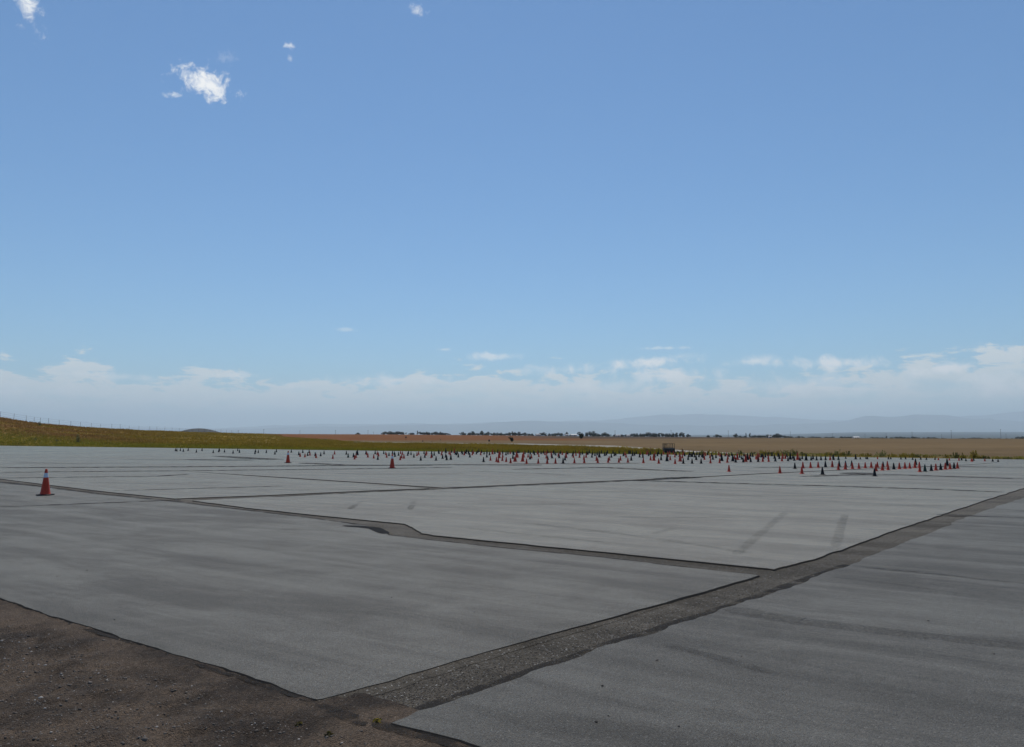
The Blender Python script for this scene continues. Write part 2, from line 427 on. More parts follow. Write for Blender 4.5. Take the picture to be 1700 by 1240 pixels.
aa = np.concatenate([np.linspace(-180, -44, 46)[:-1], np.linspace(-44, 44, 640), np.linspace(44, 180, 46)[1:-1]])
aa = np.radians(aa); na, nr = len(aa), len(rr)
RR, AA = np.meshgrid(rr, aa, indexing='ij')
GX, GY = (RR * np.sin(AA)).ravel(), (RR * np.cos(AA)).ravel()
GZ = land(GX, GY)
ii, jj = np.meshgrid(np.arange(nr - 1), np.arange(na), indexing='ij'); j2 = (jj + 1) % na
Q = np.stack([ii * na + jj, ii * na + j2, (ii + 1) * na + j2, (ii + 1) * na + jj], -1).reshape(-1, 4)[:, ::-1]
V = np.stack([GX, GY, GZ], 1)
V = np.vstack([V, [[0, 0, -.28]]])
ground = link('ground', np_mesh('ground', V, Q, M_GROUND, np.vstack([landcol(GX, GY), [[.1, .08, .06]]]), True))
tag(ground, 'open fields, grassy bank and plain reaching to the horizon', 'ground', kind='structure')

# mountains far behind the plain, two ranges one behind the other
def mountain(name, D, pts, label, seed, depth):
    xs = np.arange(-700, 2500, 6.0); ys = np.interp(xs, [p[0] for p in pts], [p[1] for p in pts])
    ys = ys + (fbm(xs / 38, xs * 0 + seed, seed, 5) - .5) * 4.5
    rows = [(-.55, 0), (-.40, .22), (-.28, .42), (-.16, .66), (-.07, .88), (0, 1.0), (.12, .7), (.3, 0)]
    V = []
    for k, (dd, hh) in enumerate(rows):
        Dk = D + dd * depth
        zt = EYE + (HOR - ys) / F * D
        jit = 1 + (fbm(xs / 22, xs * 0 + k * 3.1, seed + 9, 4) - .5) * (.5 if 0 < hh < 1 else 0)
        xw = (xs - W / 2) / F * D
        V.append(np.stack([xw, np.full_like(xs, Dk) + (fbm(xs / 60, xs * 0 + k, seed + 3) - .5) * depth * .1, zt * hh * jit - 60 * (hh == 0)], 1))
    n = len(xs); V = np.vstack(V)
    i, j = np.meshgrid(np.arange(len(rows) - 1), np.arange(n - 1), indexing='ij')
    Fq = np.stack([i * n + j, i * n + j + 1, (i + 1) * n + j + 1, (i + 1) * n + j], -1).reshape(-1, 4)
    o = link(name, np_mesh(name, V, Fq, M_MOUNT, None, True))
    return tag(o, label, 'mountains', kind='structure')
mountain('mountains', 36500, [(-700, 716), (300, 714), (500, 709), (680, 705), (800, 703), (870, 698), (950, 700), (1020, 703), (1150, 706), (1320, 705), (1391, 702), (1436, 692), (1470, 691), (1515, 689), (1565, 688), (1605, 694), (1700, 699), (2500, 700)],
         'nearer blue mountain range on the horizon', 2, 9000)
mountain('mountain_range', 46000, [(-700, 712), (360, 710), (450, 706), (780, 702), (900, 700), (1000, 698), (1040, 693), (1082, 690), (1165, 686), (1255, 690), (1321, 694), (1391, 699), (1560, 694), (1642, 688), (1700, 681), (2000, 676), (2500, 690)],
         'faintest farther mountain range on the horizon', 5, 9000)

# ------------------------------------------------------------------ the asphalt
PT = 0.020        # thickness of the overlay
def poly_g(pts): return [Vector(gp(x, y, PT)) for x, y in pts]
def ragged(pts, amp, step0=.06, seed=0, closed=False):
    """subdivide a ground polyline and roughen it; steps grow with distance"""
    out = []; n = len(pts); rnd = random.Random(seed); s = 0.0
    for i in range(n if closed else n - 1):
        a, b = pts[i], pts[(i + 1) % n]; L = (b - a).length; d = (b - a).normalized(); nn = Vector((-d.y, d.x))
        t = 0.0
        while t < L:
            p = a + d * t; dist = max(3.0, p.length)
            w = amp * min(1.0, t / .2, (L - t) / .2 + .05) if amp else 0
            o = (float(fbm(s * 2.2, seed * 7.3, seed, 4)) - .5) * 2 * w + (rnd.random() - .5) * w * .14
            out.append(p + nn * o)
            st = max(step0, dist * .008) if dist < 60 else 4.0
            t += st; s += st
    if not closed: out.append(pts[-1])
    return out
def slab(name, outline, z0, z1, mat, parent=None, slope=.018):
    n = len(outline)
    area = sum(outline[i].x * outline[(i + 1) % n].y - outline[(i + 1) % n].x * outline[i].y for i in range(n))
    if area < 0: outline = outline[::-1]
    vs = [(p.x, p.y, z1) for p in outline]
    for i, p in enumerate(outline):
        a, b = outline[i - 1], outline[(i + 1) % n]; d = (b - a)
        nn = Vector((d.y, -d.x)).normalized() if d.length > 1e-6 else Vector((0, 0))
        vs.append((p.x + nn.x * slope, p.y + nn.y * slope, z0))
    fs = [tuple(range(n))] + [(i, n + i, n + (i + 1) % n, (i + 1) % n) for i in range(n)]
    return link(name, mesh(name, vs, fs, [mat, M_EDGE], False, [0] + [1] * n), parent)
LX = EA - ED * 160; RX = EB + ED * 120                 # far corners, out of frame
LN = NA - ND * 160; RN = NB + ND * 100                 # near corners, out of frame
pad = slab('asphalt_pad', [LX, RX, RN, LN], -.3, 0.0, M_BASE, slope=.2)
tag(pad, 'wide paved asphalt lot with old asphalt showing in the strips', 'asphalt', kind='structure')
edge_n = [(0, 992), (120, 1032), (260, 1075), (425, 1127), (530, 1162)]
s1_up = [(535, 1160), (600, 1142), (850, 1070), (1105, 1000), (1260, 955)]
s1_up2 = [(1285, 945), (1355, 927), (1500, 875), (1630, 832), (1700, 810)]
s1_lo = [(650, 1200), (850, 1129), (1025, 1067), (1220, 1005), (1415, 936), (1550, 882), (1620, 852), (1700, 826)]
s2_lo = [(1260, 955), (1150, 943), (1000, 925), (850, 911), (720, 897), (645, 888), (634, 879), (612, 873), (525, 861), (420, 848), (350, 840), (295, 833), (175, 821), (80, 809), (0, 800)]
s2_up = [(1285, 945), (1275, 943.5), (1050, 921), (850, 901), (720, 888.5), (700, 885), (685, 875), (672, 869.5), (575, 860), (420, 844), (320, 831)]
s3_lo = [(320, 831), (450, 824.6), (609, 816.6), (750, 810.8), (850, 806.4), (950, 802), (1050, 797.8), (1156, 792.8), (1270, 786.6), (1350, 782.8), (1430, 779.3), (1595, 772.6), (1656, 768)]
s3_up = [(290, 827.6), (450, 821.6), (609, 814.4), (735, 809.6), (850, 804.6), (950, 800.4), (1050, 796.4), (1156, 791.6), (1270, 785.6), (1350, 782), (1430, 778.6), (1595, 772.1), (1656, 767.6)]
def ext(p, q, L): d = (q - p).normalized(); return q + d * L
inner = EN * -.35
def meet(p, q):
    """where the line p->q reaches the far edge"""
    d = (q - p).normalized(); e = EA + inner
    return q + d * ((e - q).dot(EN) / d.dot(EN))
P1 = poly_g(s1_up2); P1e = meet(P1[-2], P1[-1])
PL = poly_g(s1_lo); PLe = meet(PL[-2], PL[-1])
if (PLe - P1e).dot(ED) < .4: PLe = P1e + ED * .6
S2L = poly_g(s2_lo); S2Le = ext(S2L[-2], S2L[-1], 120)
# panel between the dirt, the wide strip and the narrow strip
A = ragged([NA - ND * 120] + poly_g(edge_n), .05, .03, 1)[:-1] + ragged(poly_g(s1_up), .035, .04, 2)[:-1] + ragged(S2L + [S2Le], .02, .05, 3)
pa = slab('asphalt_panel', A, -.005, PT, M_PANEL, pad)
# panel to the right of the wide strip
RE = EA + inner + ED * ((RX - EA).dot(ED) - 1)
B = ragged(PL + [PLe], .07, .03, 4) + [RE, RN] + ragged([NB + ND * 60] + poly_g([(800, 1240), (725, 1218), (650, 1200)]), .04, .05, 5)[:-1]
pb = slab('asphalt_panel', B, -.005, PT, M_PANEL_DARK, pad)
# the large panel behind, with slits where the narrow strips cut into it
S2U = poly_g([(290, 827.6), (175, 816), (80, 804.6), (0, 794.6)]); S2Ue = ext(S2U[-2], S2U[-1], 118)
U3 = poly_g(s3_up); C3 = poly_g(s3_lo)
slit = poly_g([(735, 809.4), (609, 801), (450, 791), (301, 781.8)]), poly_g([(301, 781.8), (450, 792.4), (609, 802.9), (712, 810.6)])
left_part = [p for p in U3 if p.x < slit[1][-1].x]; right_part = [p for p in U3 if p.x > slit[0][0].x]
Dp = ragged([S2Ue] + S2U[::-1], .02, .08, 9)[:-1] + ragged(left_part + [slit[1][-1]], .02, .08, 10)[:-1] + slit[1][::-1] + slit[0][::-1][1:] \
    + ragged(right_part, .015, .08, 11) + ragged(C3[::-1], .015, .08, 7)[:-1] + ragged(poly_g(s2_up)[::-1], .04, .05, 6)[:-1] + ragged(P1 + [P1e], .045, .04, 8) \
    + ragged([P1e, EA + inner - ED * 60], .15, .8, 12)[1:] + [LX + inner]
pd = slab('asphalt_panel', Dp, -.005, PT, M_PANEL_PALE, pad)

def ribbon(name, pts, w0, mat, seed, z=PT + .004, wob=.12, amp=.02):
    """flat irregular band lying on the asphalt"""
    P = ragged(pts, amp, .08, seed); n = len(P); vs = []
    for i, p in enumerate(P):
        d = (P[min(i + 1, n - 1)] - P[max(i - 1, 0)]).normalized(); nn = Vector((-d.y, d.x))
        wb = w0 if w0 > 0 else -w0 * p.y ** 2 / 2145          # negative: thickness in the picture
        w = wb * (1 - wob + 2 * wob * float(fbm(i * .21, seed * 3.3, seed))) * min(1, .45 + i / 4, .45 + (n - 1 - i) / 4)
        vs += [(p.x + nn.x * w / 2, p.y + nn.y * w / 2, z), (p.x - nn.x * w / 2, p.y - nn.y * w / 2, z)]
    return link(name, mesh(name, vs, [(2 * i, 2 * i + 1, 2 * i + 3, 2 * i + 2) for i in range(n - 1)], mat), pad)
def faded(name, rgb, amount, scale):
    m, q, b = newmat(name); b.inputs['Base Color'].default_value = rgb + (1,); b.inputs['Roughness'].default_value = .9; b.inputs['Specular IOR Level'].default_value = .12
    p = q.n('ShaderNodeNewGeometry').outputs['Position']
    f = q.m('MULTIPLY', q.ss(q.noise(p, scale, 5, .7), .32, .62), amount)
    t = q.n('ShaderNodeBsdfTransparent'); x = q.n('ShaderNodeMixShader')
    q.link(f, x.inputs[0]); q.link(t.outputs[0], x.inputs[1]); q.link(b.outputs[0], x.inputs[2])
    q.link(x.outputs[0], [n for n in q.t.nodes if n.type == 'OUTPUT_MATERIAL'][0].inputs[0])
    return m
M_SKID = faded('tyre_rubber', (.018, .017, .017), .34, 9.0)
M_SKID2 = faded('tyre_rubber_faint', (.018, .017, .016), .17, 9.0)
M_RAVEL = faded('worn_band', (.018, .017, .016), .24, 30.0)
M_SEAL = faded('crack_sealer', (.022, .020, .018), .85, 2.5)
for k, (a_, w_, m_, nm) in enumerate([
    ([(580, 845.5), (585, 841.5), (591, 838)], .15, M_SKID, 'tyre_mark'), ([(592, 836.5), (603, 831)], .10, M_SKID2, 'tyre_mark'), ([(681, 846), (684, 839)], .16, M_SKID, 'tyre_mark'), ([(684, 837.5), (688, 831)], .14, M_SKID2, 'tyre_mark'),
    ([(1222, 921), (1262, 886), (1303, 851)], .15, M_SKID2, 'tyre_mark'), ([(1386, 908), (1395, 880), (1402, 854)], .15, M_SKID2, 'tyre_mark'),
    ([(862, 867), (1010, 884), (1110, 897), (1250, 919)], -2.5, M_SKID2, 'tyre_mark'), ([(772, 876), (860, 886), (1000, 900)], -2.0, M_SKID2, 'tyre_mark'),
    ([(1085, 886), (1118, 877)], .15, M_SKID2, 'tyre_mark'),
    ([(1415, 940), (1560, 954), (1700, 969)], -3.0, M_SKID, 'tyre_mark'), ([(1380, 958), (1500, 972), (1620, 990)], -2.5, M_SKID2, 'tyre_mark'),
    ([(1205, 1010), (1330, 1032), (1480, 1050), (1720, 1076)], -13, M_RAVEL, 'worn_band'), ([(1090, 1065), (1200, 1095), (1290, 1120)], .12, M_SKID2, 'worn_band'),
    ([(0, 841.6), (120, 837), (247, 832), (300, 829.5)], -1.5, M_SEAL, 'crack_seal'),
    ([(0, 776.4), (300, 775), (550, 773), (750, 771.5), (900, 772)], -1.5, M_SEAL, 'crack_seal'), ([(0, 784), (300, 781.6), (450, 780), (609, 778), (750, 776)], -1.1, M_SEAL, 'crack_seal'),
    ([(0, 793.6), (265, 790.4), (292, 788.4), (312, 787)], -1.0, M_SEAL, 'crack_seal'), ([(190, 814.6), (250, 813), (470, 807)], -.8, M_SEAL, 'crack_seal'),
    ([(1050, 797.6), (1250, 803.4), (1350, 806), (1550, 812.2), (1665, 817)], -1.6, M_SEAL, 'crack_seal'), ([(1555, 854), (1700, 860)], -1.6, M_SEAL, 'crack_seal'),
    ([(360, 757), (430, 761.5), (460, 763)], -1.3, M_SEAL, 'crack_seal'), ([(310, 762.6), (345, 763.6), (420, 764)], -1.1, M_SEAL, 'crack_seal'),
    ([(500, 768.5), (570, 772), (720, 772.5)], -1.1, M_SEAL, 'crack_seal'), ([(780, 782), (900, 786), (950, 790)], -1.2, M_SKID2, 'crack_seal'),
    ([(850, 779), (1000, 776), (1150, 783)], -1.2, M_SEAL, 'crack_seal'), ([(1330, 791), (1430, 788), (1500, 788.5), (1700, 795)], -1.5, M_SEAL, 'crack_seal'),
    ([(850, 769.5), (950, 770), (1060, 769)], -1.0, M_SEAL, 'crack_seal'), ([(1250, 776), (1420, 775.4), (1600, 774.6), (1700, 776)], -1.0, M_SEAL, 'crack_seal'),
    ([(570, 873), (600, 874.5), (622, 877), (640, 886)], -2.4, M_TAR, 'tar_patch'), ([(560, 903), (640, 908), (740, 918)], -1.5, M_SKID2, 'tyre_mark'),
    ([(1090, 795.5), (1130, 793), (1160, 792)], -2.4, M_SEAL, 'tar_patch'), ([(1405, 787), (1430, 785.6), (1442, 785)], -2.6, M_SEAL, 'tar_patch'),
]):
    ribbon(nm, poly_g(a_), w_, m_, 40 + k)
for k, (x, y) in enumerate(((30, 768), (210, 762), (150, 801), (560, 786), (900, 815), (1180, 822), (1400, 838), (1010, 858), (760, 836), (420, 812))):
    ribbon('worn_band', poly_g([(x, y), (x + 90, y + 1.5), (x + 210, y + .5)]), -1.6, M_SKID2, 140 + k)
for k, pp in enumerate((S2L[1:6], S2L[7:], poly_g([(450, 825), (609, 817), (750, 811.2), (850, 806.8), (1050, 798.2), (1156, 793.2)]))):
    ribbon('grit_line', pp, -.9, M_SEAL, 120 + k)
fil = ragged(poly_g([(528, 1162), (600, 1142), (850, 1070), (1000, 1029), (1105, 1000)]), .02, .05, 2); vs = []
for i, p in enumerate(fil):
    d = (fil[min(i + 1, len(fil) - 1)] - fil[max(i - 1, 0)]).normalized(); nn = Vector((d.y, -d.x)); t_ = 1 - i / (len(fil) - 1)
    w_ = .02 + .10 * t_ + .05 * float(fbm(i * .3, 2.2, 8)); z_ = (PT - .003) * min(1, .25 + 1.3 * t_)
    vs += [(p.x - nn.x * .02, p.y - nn.y * .02, z_), (p.x + nn.x * w_, p.y + nn.y * w_, .003)]
link('grit_fillet', mesh('grit_fillet', vs, [(2 * i, 2 * i + 1, 2 * i + 3, 2 * i + 2) for i in range(len(fil) - 1)], M_BASE), pad)
# dark grit gathered along the foot of the overlay
for k, (pp, w_) in enumerate([(PL[:5], .13), (poly_g([(535, 1163), (600, 1189), (645, 1198), (730, 1220), (800, 1243)]), .10), (poly_g(edge_n[1:]), .05)]):
    off = Vector((-.045, .045)) if k == 0 else Vector((-.02, -.03))
    ribbon('grit_line', [p + off for p in pp], w_, M_SEAL, 90 + k, .014 if k else .004, .3)

# dirt shoulder beside the camera
def spaced(lo, hi, fine, grow):
    v = [0.0]
    while v[-1] < hi: v.append(v[-1] + max(fine, v[-1] * grow))
    return np.array(v)
tt = spaced(0, 26, .035, .02) - .30
ssx = np.concatenate([-spaced(0, 30, .045, .012)[::-1][:-1], spaced(0, 30, .045, .012)])
org = Vector(gp(330, 1100))
TT, SS = np.meshgrid(tt, ssx, indexing='ij')
tdir = NN; sdir = ND
o_t = nearside(org.x, org.y)
DX = org.x + sdir.x * SS + tdir.x * (TT - o_t); DY = org.y + sdir.y * SS + tdir.y * (TT - o_t)
DZ = -.004 + (fbm(DX * 1.1, DY * 1.1, 71) - .5) * .05 * sstep(TT, 0, .8) + (fbm(DX * 5, DY * 5, 72) - .5) * .055 * sstep(TT, -.05, .35) + (fbm(DX * 17, DY * 17, 73, 3) - .5) * .030
DZ = DZ + .012 * sstep(fbm(DX * 1.7, DY * 1.7, 75), .45, .7) * sstep(TT, .7, .1) + .013 * sstep(TT, .45, .12) 
near_ = sstep(TT, .42, .22); DZ = DZ * (1 - near_) + np.clip(DZ, .005, .0145) * near_; DZ = np.where(TT < -.2, -.04, DZ)
nt_, ns_ = TT.shape
ii, jj = np.meshgrid(np.arange(nt_ - 1), np.arange(ns_ - 1), indexing='ij')
DQ = np.stack([ii * ns_ + jj, ii * ns_ + jj + 1, (ii + 1) * ns_ + jj + 1, (ii + 1) * ns_ + jj], -1).reshape(-1, 4)
dirt = link('dirt_shoulder', np_mesh('dirt_shoulder', np.stack([DX.ravel(), DY.ravel(), DZ.ravel()], 1), DQ, M_DIRT, None, True))
if dirt.data.polygons[0].normal.z < 0: dirt.data.flip_normals()
tag(dirt, 'brown gravelly dirt verge beside the asphalt', 'dirt', kind='structure')

# loose stones: on the dirt, in the strips and a few on the paving
def pebble_field(name, P, S, mat, parent=None):
    ico = np.array([(0, 0, 1), (.9, 0, .35), (.28, .85, .35), (-.72, .53, .3), (-.72, -.53, .38), (.28, -.85, .33), (.7, .5, -.4), (-.3, .8, -.4), (-.9, 0, -.4), (-.3, -.8, -.4), (.7, -.5, -.4)])
    tri = np.array([(0, 1, 2), (0, 2, 3), (0, 3, 4), (0, 4, 5), (0, 5, 1), (1, 6, 2), (2, 7, 3), (3, 8, 4), (4, 9, 5), (5, 10, 1), (2, 6, 7), (3, 7, 8), (4, 8, 9), (5, 9, 10), (1, 10, 6)])
    n = len(P); A_ = RNG.random(n) * 6.283
    sh = ico[None] * (1 + (RNG.random((n, 11, 3)) - .5) * .5) * S[:, None, None] * np.array([1, .8, .6])[None, None]
    ca, sa = np.cos(A_)[:, None], np.sin(A_)[:, None]
    X = sh[:, :, 0] * ca - sh[:, :, 1] * sa + P[:, 0:1]; Y = sh[:, :, 0] * sa + sh[:, :, 1] * ca + P[:, 1:2]; Z = sh[:, :, 2] + P[:, 2:3]
    V = np.stack([X, Y, Z], -1).reshape(-1, 3); T = (tri[None] + (np.arange(n) * 11)[:, None, None]).reshape(-1, 3)
    t = RNG.random(n); col = np.array([.075, .062, .050])[None] * (.4 + 1.6 * t[:, None])
    hi = RNG.random(n) > .93; col[hi] = np.array([.33, .30, .27])
    o = link(name, np_mesh(name, V, T, M_PEB, np.repeat(col, 11, 0)), parent); return o
M_PEB = tinted('stones', .75, 30, .3, 0, .4)
n = 34000
s_ = RNG.normal(0, 3.6, n) - .3; t_ = RNG.random(n) ** 1.2 * 4.5 + .03
px_ = org.x + sdir.x * s_ + tdir.x * (t_ - o_t); py_ = org.y + sdir.y * s_ + tdir.y * (t_ - o_t)
pz_ = -.004 + (fbm(px_ * 1.1, py_ * 1.1, 71) - .5) * .05 * sstep(t_, 0, .8) + (fbm(px_ * 5, py_ * 5, 72) - .5) * .055 * sstep(t_, -.05, .35) + (fbm(px_ * 17, py_ * 17, 73, 3) - .5) * .030
sz = .003 + .009 * RNG.random(n) ** 3 + .010 * (RNG.random(n) > .994)
tag(pebble_field('gravel', np.stack([px_, py_, pz_], 1), sz, M_STONE), 'loose gravel scattered over the brown dirt verge', 'gravel', kind='stuff')
# grit inside the wide strip
a_ = np.array([(p.x, p.y) for p in poly_g([(560, 1160), (850, 1082), (1105, 1012), (1290, 952), (1500, 884)])])
b_ = np.array([(p.x, p.y) for p in poly_g([(640, 1192), (850, 1121), (1045, 1055), (1240, 995), (1545, 880)])])
n = 5000; t_ = RNG.random(n) ** 1.6 * 3.99; k_ = t_.astype(int); f_ = (t_ - k_)[:, None]; u_ = RNG.random(n)[:, None]
pa_ = a_[k_] * (1 - f_) + a_[k_ + 1] * f_; pb_ = b_[k_] * (1 - f_) + b_[k_ + 1] * f_; pp_ = pa_ * (1 - u_) + pb_ * u_
gr = pebble_field('grit', np.hstack([pp_, np.full((n, 1), .002)]), .0025 + .004 * RNG.random(n) ** 2, M_STONE, pad); tag(gr, kind='stuff')
# crumbs on the paving
crumbs = [(190 / 2, 957), (260, 962), (190, 1029), (505, 1113), (225, 913), (560, 916), (650, 992), (1541, 1031), (1697, 1014), (1000, 1139), (990, 1199), (1127, 1206), (1090, 1097), (1231, 1090), (1650, 1086), (145, 947), (787, 1016), (1092, 1096), (1010, 1189)]
cp = np.array([gp(x, y, PT) + (PT + .003,) for x, y in crumbs])
cr = pebble_field('crumb', cp, .005 + .007 * RNG.random(len(cp)), M_STONE, pad); tag(cr, kind='stuff')

# pale gravel track beyond the weeds
tr = [at(x, y, 2145 / (y - HOR)) for x, y in ((600, 734.2), (660, 735), (730, 735.7), (800, 737.2), (850, 738.7), (950, 741.2), (1000, 742.8), (1070, 745.6), (1138, 748.6), (1200, 751), (1260, 753.6))]
vs = []; 
for i, p in enumerate(tr):
    d = (tr[min(i + 1, len(tr) - 1)] - tr[max(i - 1, 0)]); d.z = 0; d.normalize(); nn = Vector((-d.y, d.x, 0))
    w = 1.2 * sstep(p.y, 60, 110) + .7
    for sgn in (1, -1):
        q = p + nn * (w * sgn); vs.append((q.x, q.y, float(max(land(q.x, q.y), land(p.x, p.y))) + (.16 if i < 7 else .03)))
    for sgn in (1, -1):
        q = p + nn * (w + 1.2) * sgn; vs.append((q.x, q.y, -.6))
fs = []
for i in range(len(tr) - 1):
    a = 4 * i; fs += [(a, a + 4, a + 5, a + 1), (a + 2, a + 6, a + 4, a), (a + 1, a + 5, a + 7, a + 3)]
trk = link('gravel_track', mesh('gravel_track', vs, fs, M_ROAD))
tag(trk, 'pale gravel track running behind the weeds', 'road', kind='structure')

# ------------------------------------------------------------------ grass
def grass(name, X, Y, Hh, col, label, wide=.03, blades=5, lean=.5):
    n = len(X); Z = land(X, Y) - .02
    k = n * blades
    bx = np.repeat(X, blades) + (RNG.random(k) - .5) * .35; by = np.repeat(Y, blades) + (RNG.random(k) - .5) * .35; bz = np.repeat(Z, blades)
    hh = np.repeat(Hh, blades) * (.5 + .7 * RNG.random(k)); a = RNG.random(k) * 6.283; w = wide * (.6 + .8 * RNG.random(k))
    lx = (RNG.random(k) - .5) * lean * hh * 2; ly = (RNG.random(k) - .5) * lean * hh * 2
    V = np.empty((k, 3, 3)); V[:, 0] = np.stack([bx - np.cos(a) * w, by - np.sin(a) * w, bz], 1); V[:, 1] = np.stack([bx + np.cos(a) * w, by + np.sin(a) * w, bz], 1)
    V[:, 2] = np.stack([bx + lx, by + ly, bz + hh], 1)
    c = np.repeat(np.repeat(col, blades, 0) * (.7 + .6 * RNG.random((k, 1))), 3, 0)
    o = link(name, np_mesh(name, V.reshape(-1, 3), np.arange(3 * k).reshape(-1, 3), M_GRASS, c))
    return tag(o, label, 'grass', kind='stuff')
# dry grass on the bank at left
n = 85000
pxr = RNG.random(n) * 1400 - 300
u0, v0 = (pxr - W / 2) / F, np.ones(n)                                   # direction of each column
e_ = ((EA.x * EN.x + EA.y * EN.y) / (u0 * EN.x + EN.y)) + .9             # where it leaves the asphalt
top_ = np.where(pxr < 470, crest_d(pxr) + 4, np.interp(pxr, TX, TD))
Dd = e_ + (top_ - e_) * RNG.random(n) ** 1.5
X = u0 * Dd; Y = Dd
keep = (top_ > e_ + 2) & (RNG.random(n) < np.clip((top_ - e_) / 70, .1, 1))
X, Y, pk = X[keep], Y[keep], pxr[keep]
b_ = beyond(X, Y); nz = fbm(X / 7, Y / 7, 91)
t1 = sstep(b_, 13, 3)[:, None]; t2 = (sstep(pk, 380, 90) * sstep(nz, .30, .52))[:, None]
gc = np.array([[.275, .195, .030]]) * (1 - t1) + np.array([[.23, .205, .025]]) * t1
gc = gc * (1 - t2 * (1 - t1)) + np.array([[.29, .165, .058]]) * t2 * (1 - t1)
gc = gc * (.65 + .7 * fbm(X / 3, Y / 3, 92))[:, None]
grass('bank_grass', X, Y, (.16 + .26 * nz) * (.55 + .45 * sstep(b_, 2, 14)), gc, 'tall olive and rusty dry grass covering the bank at left', .035, 4)
# the verge of weeds and grass along the far edge
n = 12000
tt_ = RNG.random(n) * 205 - 35; bb = .5 + RNG.random(n) ** 1.6 * 11
X = EA.x + ED.x * tt_ + EN.x * bb; Y = EA.y + ED.y * tt_ + EN.y * bb
nz = fbm(X / 5, Y / 5, 95); pk = pxx(X, Y)
gc = np.array([[.26, .215, .03]]) * (1 - nz[:, None]) * 1.2 + np.array([[.16, .165, .028]]) * nz[:, None] * 1.2
rd = (sstep(pk, 870, 900) * sstep(pk, 960, 930))[:, None]; gc = gc * (1 - rd) + np.array([[.20, .09, .035]]) * rd
hh = (.09 + .13 * nz) * np.where(pk > 1000, .8, 1.0) * (1 + .3 * sstep(pk, 900, 500))
keep = RNG.random(n) < np.where(pk > 1150, .55 + .4 * (nz > .5), 1.0)
grass('verge_grass', X[keep], Y[keep], hh[keep], gc[keep], 'low olive green grass along the far edge of the asphalt', .035)

# ------------------------------------------------------------------ cones
def body_profile(h, r0, r1): return [(r0, 0.0), (r0 * .97, h * .015), (r0 * .86, h * .10)] + [(r0 * .86 + (r1 - r0 * .86) * t, h * (.10 + .88 * t)) for t in (.25, .5, .75, 1.0)] + [(r1 * .8, h)]
def base_geo(w, t):
    q = Geo(); c = w * .16; k = w / 2
    for z, s in ((0, 1.0), (t * .75, 1.0), (t, .95)):
        for x, y in ((-k, -k + c), (-k + c, -k), (k - c, -k), (k, -k + c), (k, k - c), (k - c, k), (-k + c, k), (-k, k - c)): q.v.append((x * s, y * s, z))
    for r in range(2): q.f += [(r * 8 + i, r * 8 + (i + 1) % 8, r * 8 + 8 + (i + 1) % 8, r * 8 + 8 + i) for i in range(8)]
    q.f.append(tuple(range(16, 24))); q.f.append(tuple(range(7, -1, -1)))
    return q
def cone_meshes(h, w, r0, r1, t, mat, n=20):
    body = Geo().lathe(body_profile(h - t, r0, r1), n); body.v = [(x, y, z + t) for x, y, z in body.v]
    b = base_geo(w, t)
    one = Geo(); one.v = b.v + body.v; one.f = b.f + [tuple(i + len(b.v) for i in f) for f in body.f]
    return body, b, one
SIZES = {'s': (.305, .20, .078, .020, .012), 'm': (.46, .28, .112, .027, .018), 'k': (.165, .15, .062, .020, .008), 'n': (.36, .23, .09, .022, .014)}
MATS = {'r': M_RED, 'd': M_DARK, 'g': M_GREEN}
CM = {}
for s_k, v in SIZES.items():
    for c_k, m in MATS.items():
        bo, ba, on = cone_meshes(*v, m, 16)
        CM[s_k + c_k] = (bo.mesh('body', m, True), ba.mesh('base', m), on.mesh('traffic_cone', m))
# three tall cones with black base and white collar
tall_b, tall_a, _ = cone_meshes(.71, .37, .135, .028, .032, M_RED, 28)
tb, ta = tall_b.mesh('body', M_RED, True), tall_a.mesh('base', M_RUBBER)
def rad(z): f = ((z - .032) / .678 - .10) / .88; return .135 * .86 + (.028 - .135 * .86) * f
tc = Geo().lathe([(rad(z) + .002, z) for z in (.48, .52, .56, .60)], 28, False).mesh('collar', M_COLLAR, True)
for x, y, lab, rz in ((75, 822, 'tall red cone with white collar standing alone at far left, nearest of all', .1),
                      (478, 768.6, 'tall red cone with pale collar, left of the other tall red cone in mid asphalt', .5),
                      (651, 777.4, 'tall red cone with pale collar standing alone in front of the crowded cones', .2)):
    p = gp(x, y, PT); o = tag(empty('traffic_cone', (p[0], p[1], PT), rz), lab, 'traffic cone', 'tall collared cones')
    link('base', ta, o); link('body', tb, o); link('collar', tc, o)
T = {}
T[280, 735] = '160,195,d 192,200,d 275,192,d 343,212,d 458,190,d 650,228,d 785,192,d 1048,240,d 1194,198,d 1177,220,d 1314,225,d 1514,253,d 1625,195,d 1665,235,g'
T[380, 735] = '628,222,d 613,265,d 690,240,d 880,240,d 1118,222,d 1082,275,d 1467,230,d 1643,293,d 1675,330,r'
T[480, 735] = '320,240,d 372,343,r 435,310,d 470,240,d 488,298,r 612,315,d 633,358,r 743,315,d 820,270,d 1028,378,r 1070,275,r 1345,277,d 1388,348,g 1513,340,d 1540,390,r 1572,355,r 1608,290,d,m 1583,272,d'
T[580, 735] = '388,270,d 408,288,r 435,345,r 573,368,r 607,268,d 655,285,r 682,320,r 670,400,d 808,265,d 857,285,r 878,350,r 932,310,d 1013,262,d 1056,285,d 1072,330,d 1157,305,d 1207,262,r 1250,282,r 1195,408,r 1230,365,r 1283,372,r 1390,265,d 1372,305,d 1450,285,d 1518,347,d 1590,308,r 1628,280,r 1680,418,d'
